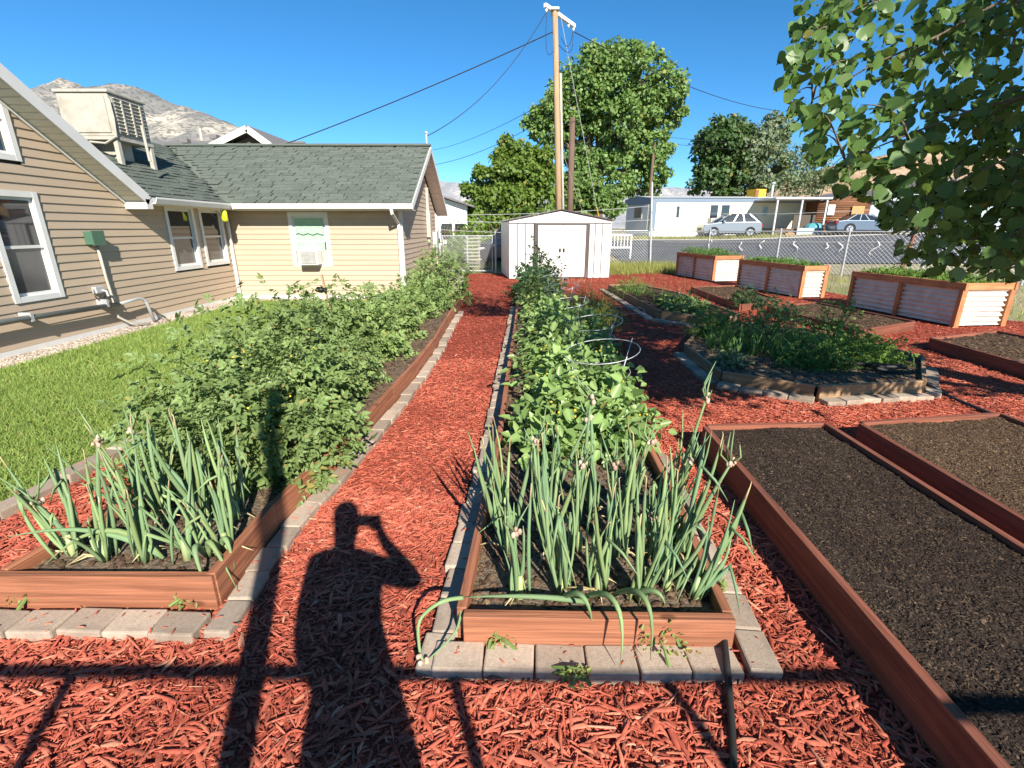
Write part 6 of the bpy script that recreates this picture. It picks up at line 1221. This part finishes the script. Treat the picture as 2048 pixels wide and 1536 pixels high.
# ================================================================== CARS
TYRE = plain('tyre', (.015, .015, .016), .8); RIM = plain('alloy_rim', (.5, .5, .52), .3, metal=.8); LAMP = plain('lamp_lens', (.6, .6, .6), .1, spec=.8); TAIL = plain('tail_lens', (.25, .01, .01), .2, spec=.7)
def car(label, base, yaw, paint, body, cabin, wheels, Wd=1.84, wr=.36, flip=1, cat='car'):
    """body / cabin: side profiles (u, z), nose at low u"""
    base = Vector(base); t = thing('parked_car', label, cat, base, 'parked cars'); cu = Vector((math.cos(yaw), math.sin(yaw), 0)); cv = Vector((-cu.y, cu.x, 0)); L = max(p[0] for p in body)
    def Q(u, v, z): return base + cu * (u - L / 2) * flip + cv * v + Vector((0, 0, z))
    def loft(prof, secs, name, mat, parent):
        n = len(prof); mb = MB(); V = []; cz = sum(p[1] for p in prof) / n; cxx = sum(p[0] for p in prof) / n
        for v, s in secs: V += [Q(cxx + (p[0] - cxx) * s, v(p) if callable(v) else v, cz + (p[1] - cz) * (s if p[1] > cz else 1)) for p in prof]
        Fs = [tuple(range(n)), tuple(reversed(range((len(secs) - 1) * n, len(secs) * n)))]
        for k in range(len(secs) - 1): Fs += [(k * n + i, (k + 1) * n + i, (k + 1) * n + (i + 1) % n, k * n + (i + 1) % n) for i in range(n)]
        mb.add(V, Fs); return part(name, mb, mat, parent, False, .02)
    h = Wd / 2; bd = loft(body, [(-h, .975), (-h + .06, .995), (-h + .16, 1), (h - .16, 1), (h - .06, .995), (h, .975)], 'body', paint, t)
    zlo, zhi = min(p[1] for p in cabin), max(p[1] for p in cabin)
    tum = lambda sg: (lambda p: sg * (h - .05 - .2 * (p[1] - zlo) / (zhi - zlo)))
    loft(cabin, [(tum(-1), 1), (tum(1), 1)], 'cabin', GLASS, t)
    rt = [p for p in cabin if p[1] > zhi - .12]; u0, u1 = min(p[0] for p in rt), max(p[0] for p in rt)
    part('roof_panel', MB().prism([Q(u0, -h + .25, zhi + .003), Q(u1, -h + .25, zhi + .003), Q(u1, h - .25, zhi + .003), Q(u0, h - .25, zhi + .003)], (0, 0, .035)), paint, t)
    us = sorted(p[0] for p in cabin); ub0, ub1 = us[0], us[-1]
    for sg in (-1, 1):
        for f in (.36, .62, .97):
            ub = ub0 + (ub1 - ub0) * f; ut = u0 + (u1 - u0) * (f * .9 + .08); part('pillar', MB().bar(Q(ub, sg * (h - .045), zlo), Q(ut, sg * (h - .245), zhi), .03, .05, cu), paint, t)
        a_ = Q(u0, sg * (h - .24), zhi); b_ = Q(ub0, sg * (h - .05), zlo); part('pillar', MB().bar(a_, b_, .05, .06), paint, t)
        for wu in wheels:
            c = Q(wu, sg * (h - .1), wr); w = part('wheel', MB().tube([c - cv * .11, c - cv * .09, c + cv * .09, c + cv * .11], [wr * .9, wr, wr, wr * .9], 20), TYRE, t); part('rim', MB().tube([c + cv * sg * .08, c + cv * sg * .118], wr * .66, 14), RIM, w)
            part('arch', MB().tube([c + cv * (sg * .02), c + cv * (sg * .104)], wr * 1.14, 18), BLACK, t)
            for k in range(5): a = k * 1.2566; part('spoke', MB().bar(c + cv * sg * .12, c + cv * sg * .121 + cu * wr * .6 * math.cos(a) + Vector((0, 0, wr * .6 * math.sin(a))), .02, .06, cv), TYRE, w)
        part('headlight', MB().obox(Q(.13, sg * (h - .2), .72), cu * .13, cv * .17, Vector((0, 0, .07))), LAMP, t); part('tail_light', MB().obox(Q(L - .08, sg * (h - .2), .85), cu * .1, cv * .18, Vector((0, 0, .1))), TAIL, t)
        part('mirror', MB().obox(Q(ub0 + .45, sg * (h + .07), zlo + .08), cu * .09, cv * .09, Vector((0, 0, .07))), paint, t)
    part('grille', MB().obox(Q(.015, 0, .55), cu * .03, cv * .5, Vector((0, 0, .13))), BLACK, t); part('bumper', MB().obox(Q(L / 2, 0, .25), cu * (L / 2 - .15), cv * (h - .04), Vector((0, 0, .06))), BLACK, t)
    return t
SILVER = plain('silver_paint', (.26, .285, .32), .28, metal=.5, var=.03, coat=.6); BLUEP = plain('grey_blue_paint', (.13, .17, .23), .28, metal=.4, var=.03, coat=.6); BLACKP = plain('black_paint', (.012, .013, .016), .3, var=.05, coat=.5)
suv_b = [(0, .35), (0, .75), (.12, .92), (1.0, 1.06), (1.35, 1.1), (4.2, 1.14), (4.48, 1.02), (4.52, .55), (4.45, .32), (.1, .3)]; suv_c = [(1.1, 1.08), (1.95, 1.62), (2.6, 1.7), (3.6, 1.68), (4.05, 1.56), (4.36, 1.12)]
xs_ = PY(1450, 478, 41).x; car('silver hatchback crossover parked in front of the mobile home', (xs_, 40.6, float(zg(xs_, 40.6))), math.radians(-4), SILVER, suv_b, suv_c, (.85, 3.62))
cp_b = [(0, .3), (0, .7), (.15, .84), (1.5, .94), (1.8, .96), (4.2, .98), (4.65, .92), (4.75, .6), (4.68, .3), (.1, .26)]; cp_c = [(1.55, .94), (2.35, 1.32), (2.9, 1.38), (3.4, 1.34), (4.15, .98)]
xm_ = PY(1725, 465, 38.5).x; car('grey blue coupe parked in front of the log shed, tail to the left', (xm_, 38.5, float(zg(xm_, 38.5))), math.radians(-8), BLUEP, cp_b, cp_c, (.95, 3.75), flip=-1)
xn_ = PY(1880, 463, 40).x; car('blue car farther right, half hidden by the hanging leaves', (xn_, 40, float(zg(xn_, 40))), math.radians(5), BLUEP, suv_b, suv_c, (.85, 3.62))
car('black car half hidden behind the left side of the shed', (.35, 23.6, float(zg(.3, 23.6))), math.radians(62), BLACKP, suv_b, suv_c, (.85, 3.62))

# ================================================================== BEHIND THE CAMERA: what throws the foreground shadows
tr_ = thing('timber_trellis', 'timber trellis frame behind the photographer, throwing the post and rail shadows', 'trellis', (-.25, -.6, 0))
upright('post', (-.27, -.6, 0), 2.9, .085, CEDAR, tr_); board('rail', (-3.4, -.6, 1.33), (3.6, -.6, 1.30), .03, .035, CEDAR, tr_)
for x in (-.95, .47, 1.25): upright('upright', (x, -.56, 0), 1.3, .035, CEDAR, tr_, .002)
board('brace', (-.95, -.53, .5), (-1.35, -.53, 1.28), .03, .05, CEDAR, tr_)
for x in (-3.4, 3.6): upright('post', (x, -.6, 0), 1.5, .08, CEDAR, tr_)
CLOTH = plain('dark_clothing', (.05, .06, .09), .85)
per = thing('person', 'person in dark clothes taking the photo, seen only as a shadow', 'person', (-.02, -.26, 0))
J = {'pel': (.0, -.27, .98), 'ab': (-.01, -.27, 1.16), 'ch': (-.02, -.26, 1.38), 'nk': (-.03, -.24, 1.56), 'hd0': (-.03, -.19, 1.65), 'hd1': (-.03, -.18, 1.75), 'hd2': (-.03, -.19, 1.80),
     'ls': (-.17, -.27, 1.49), 'le': (-.19, -.30, 1.2), 'lw': (-.13, -.20, .98), 'lh': (-.10, -.16, .9), 'rs': (.14, -.26, 1.48), 're': (.29, -.16, 1.34), 'rw': (.125, -.095, 1.52), 'rh': (.105, -.075, 1.57),
     'lhip': (-.09, -.27, .88), 'lk': (-.10, -.26, .5), 'la': (-.13, -.28, .09), 'lt': (-.14, -.12, .04), 'rhip': (.09, -.27, .88), 'rk': (.10, -.26, .5), 'ra': (.13, -.28, .09), 'rt': (.14, -.12, .04)}
Rr = {'pel': (.19, .14), 'ab': (.155, .11), 'ch': (.17, .12), 'nk': (.06, .06), 'hd0': (.075, .085), 'hd1': (.085, .1), 'hd2': (.06, .07), 'ls': (.07, .07), 'le': (.045, .045), 'lw': (.03, .03), 'lh': (.035, .025), 'rs': (.07, .07), 're': (.045, .045), 'rw': (.03, .03), 'rh': (.032, .025), 'lhip': (.12, .12), 'lk': (.10, .10), 'la': (.045, .045), 'lt': (.04, .03), 'rhip': (.12, .12), 'rk': (.10, .10), 'ra': (.045, .045), 'rt': (.04, .03)}
ED = [('pel', 'ab'), ('ab', 'ch'), ('ch', 'nk'), ('nk', 'hd0'), ('hd0', 'hd1'), ('hd1', 'hd2'), ('ch', 'ls'), ('ls', 'le'), ('le', 'lw'), ('lw', 'lh'), ('ch', 'rs'), ('rs', 're'), ('re', 'rw'), ('rw', 'rh'), ('pel', 'lhip'), ('lhip', 'lk'), ('lk', 'la'), ('la', 'lt'), ('pel', 'rhip'), ('rhip', 'rk'), ('rk', 'ra'), ('ra', 'rt')]
for k in range(4):                                   # fingers of the raised hand, curled behind the phone
    x = .05; z = 1.555 + k * .018; J[f'f{k}a'] = (.095, -.062, z); J[f'f{k}b'] = (.07, -.058, z + .004); J[f'f{k}c'] = (.045 + .004 * k, -.06, z + .005); ED += [('rh', f'f{k}a'), (f'f{k}a', f'f{k}b'), (f'f{k}b', f'f{k}c')]
    for s in 'abc': Rr[f'f{k}{s}'] = (.0085, .0085)
J['ta'] = (.115, -.06, 1.58); J['tb'] = (.118, -.05, 1.61); Rr['ta'] = (.011, .011); Rr['tb'] = (.009, .009); ED += [('rh', 'ta'), ('ta', 'tb')]
for k in range(5):
    a = f'g{k}'; J[a + 'a'] = (-.13 + k * .016, -.15, .84); J[a + 'b'] = (-.13 + k * .016, -.14, .78 + .01 * abs(k - 2)); ED += [('lh', a + 'a'), (a + 'a', a + 'b')]
    for s in 'ab': Rr[a + s] = (.0085, .0085)
ks = list(J); bl = per.location; me = bpy.data.meshes.new('body'); me.from_pydata([tuple(Vector(J[k]) - bl) for k in ks], [(ks.index(a), ks.index(b)) for a, b in ED], []); me.materials.append(CLOTH)
bo = link('body', me, None, per); sk = bo.modifiers.new('skin', 'SKIN')
if not me.skin_vertices: bo.data.attributes
for k, v in zip(ks, me.skin_vertices[0].data): v.radius = Rr[k]; v.use_root = (k == 'pel')
sb_ = bo.modifiers.new('sub', 'SUBSURF'); sb_.levels = 1; sb_.render_levels = 2
ph = thing('phone', 'thin dark phone held up in front of the photographer\'s face', 'phone', (0, -.045, 1.6)); part('case', MB().box(-.02, .12, -.05, -.041, 1.565, 1.64), BLACK, ph)
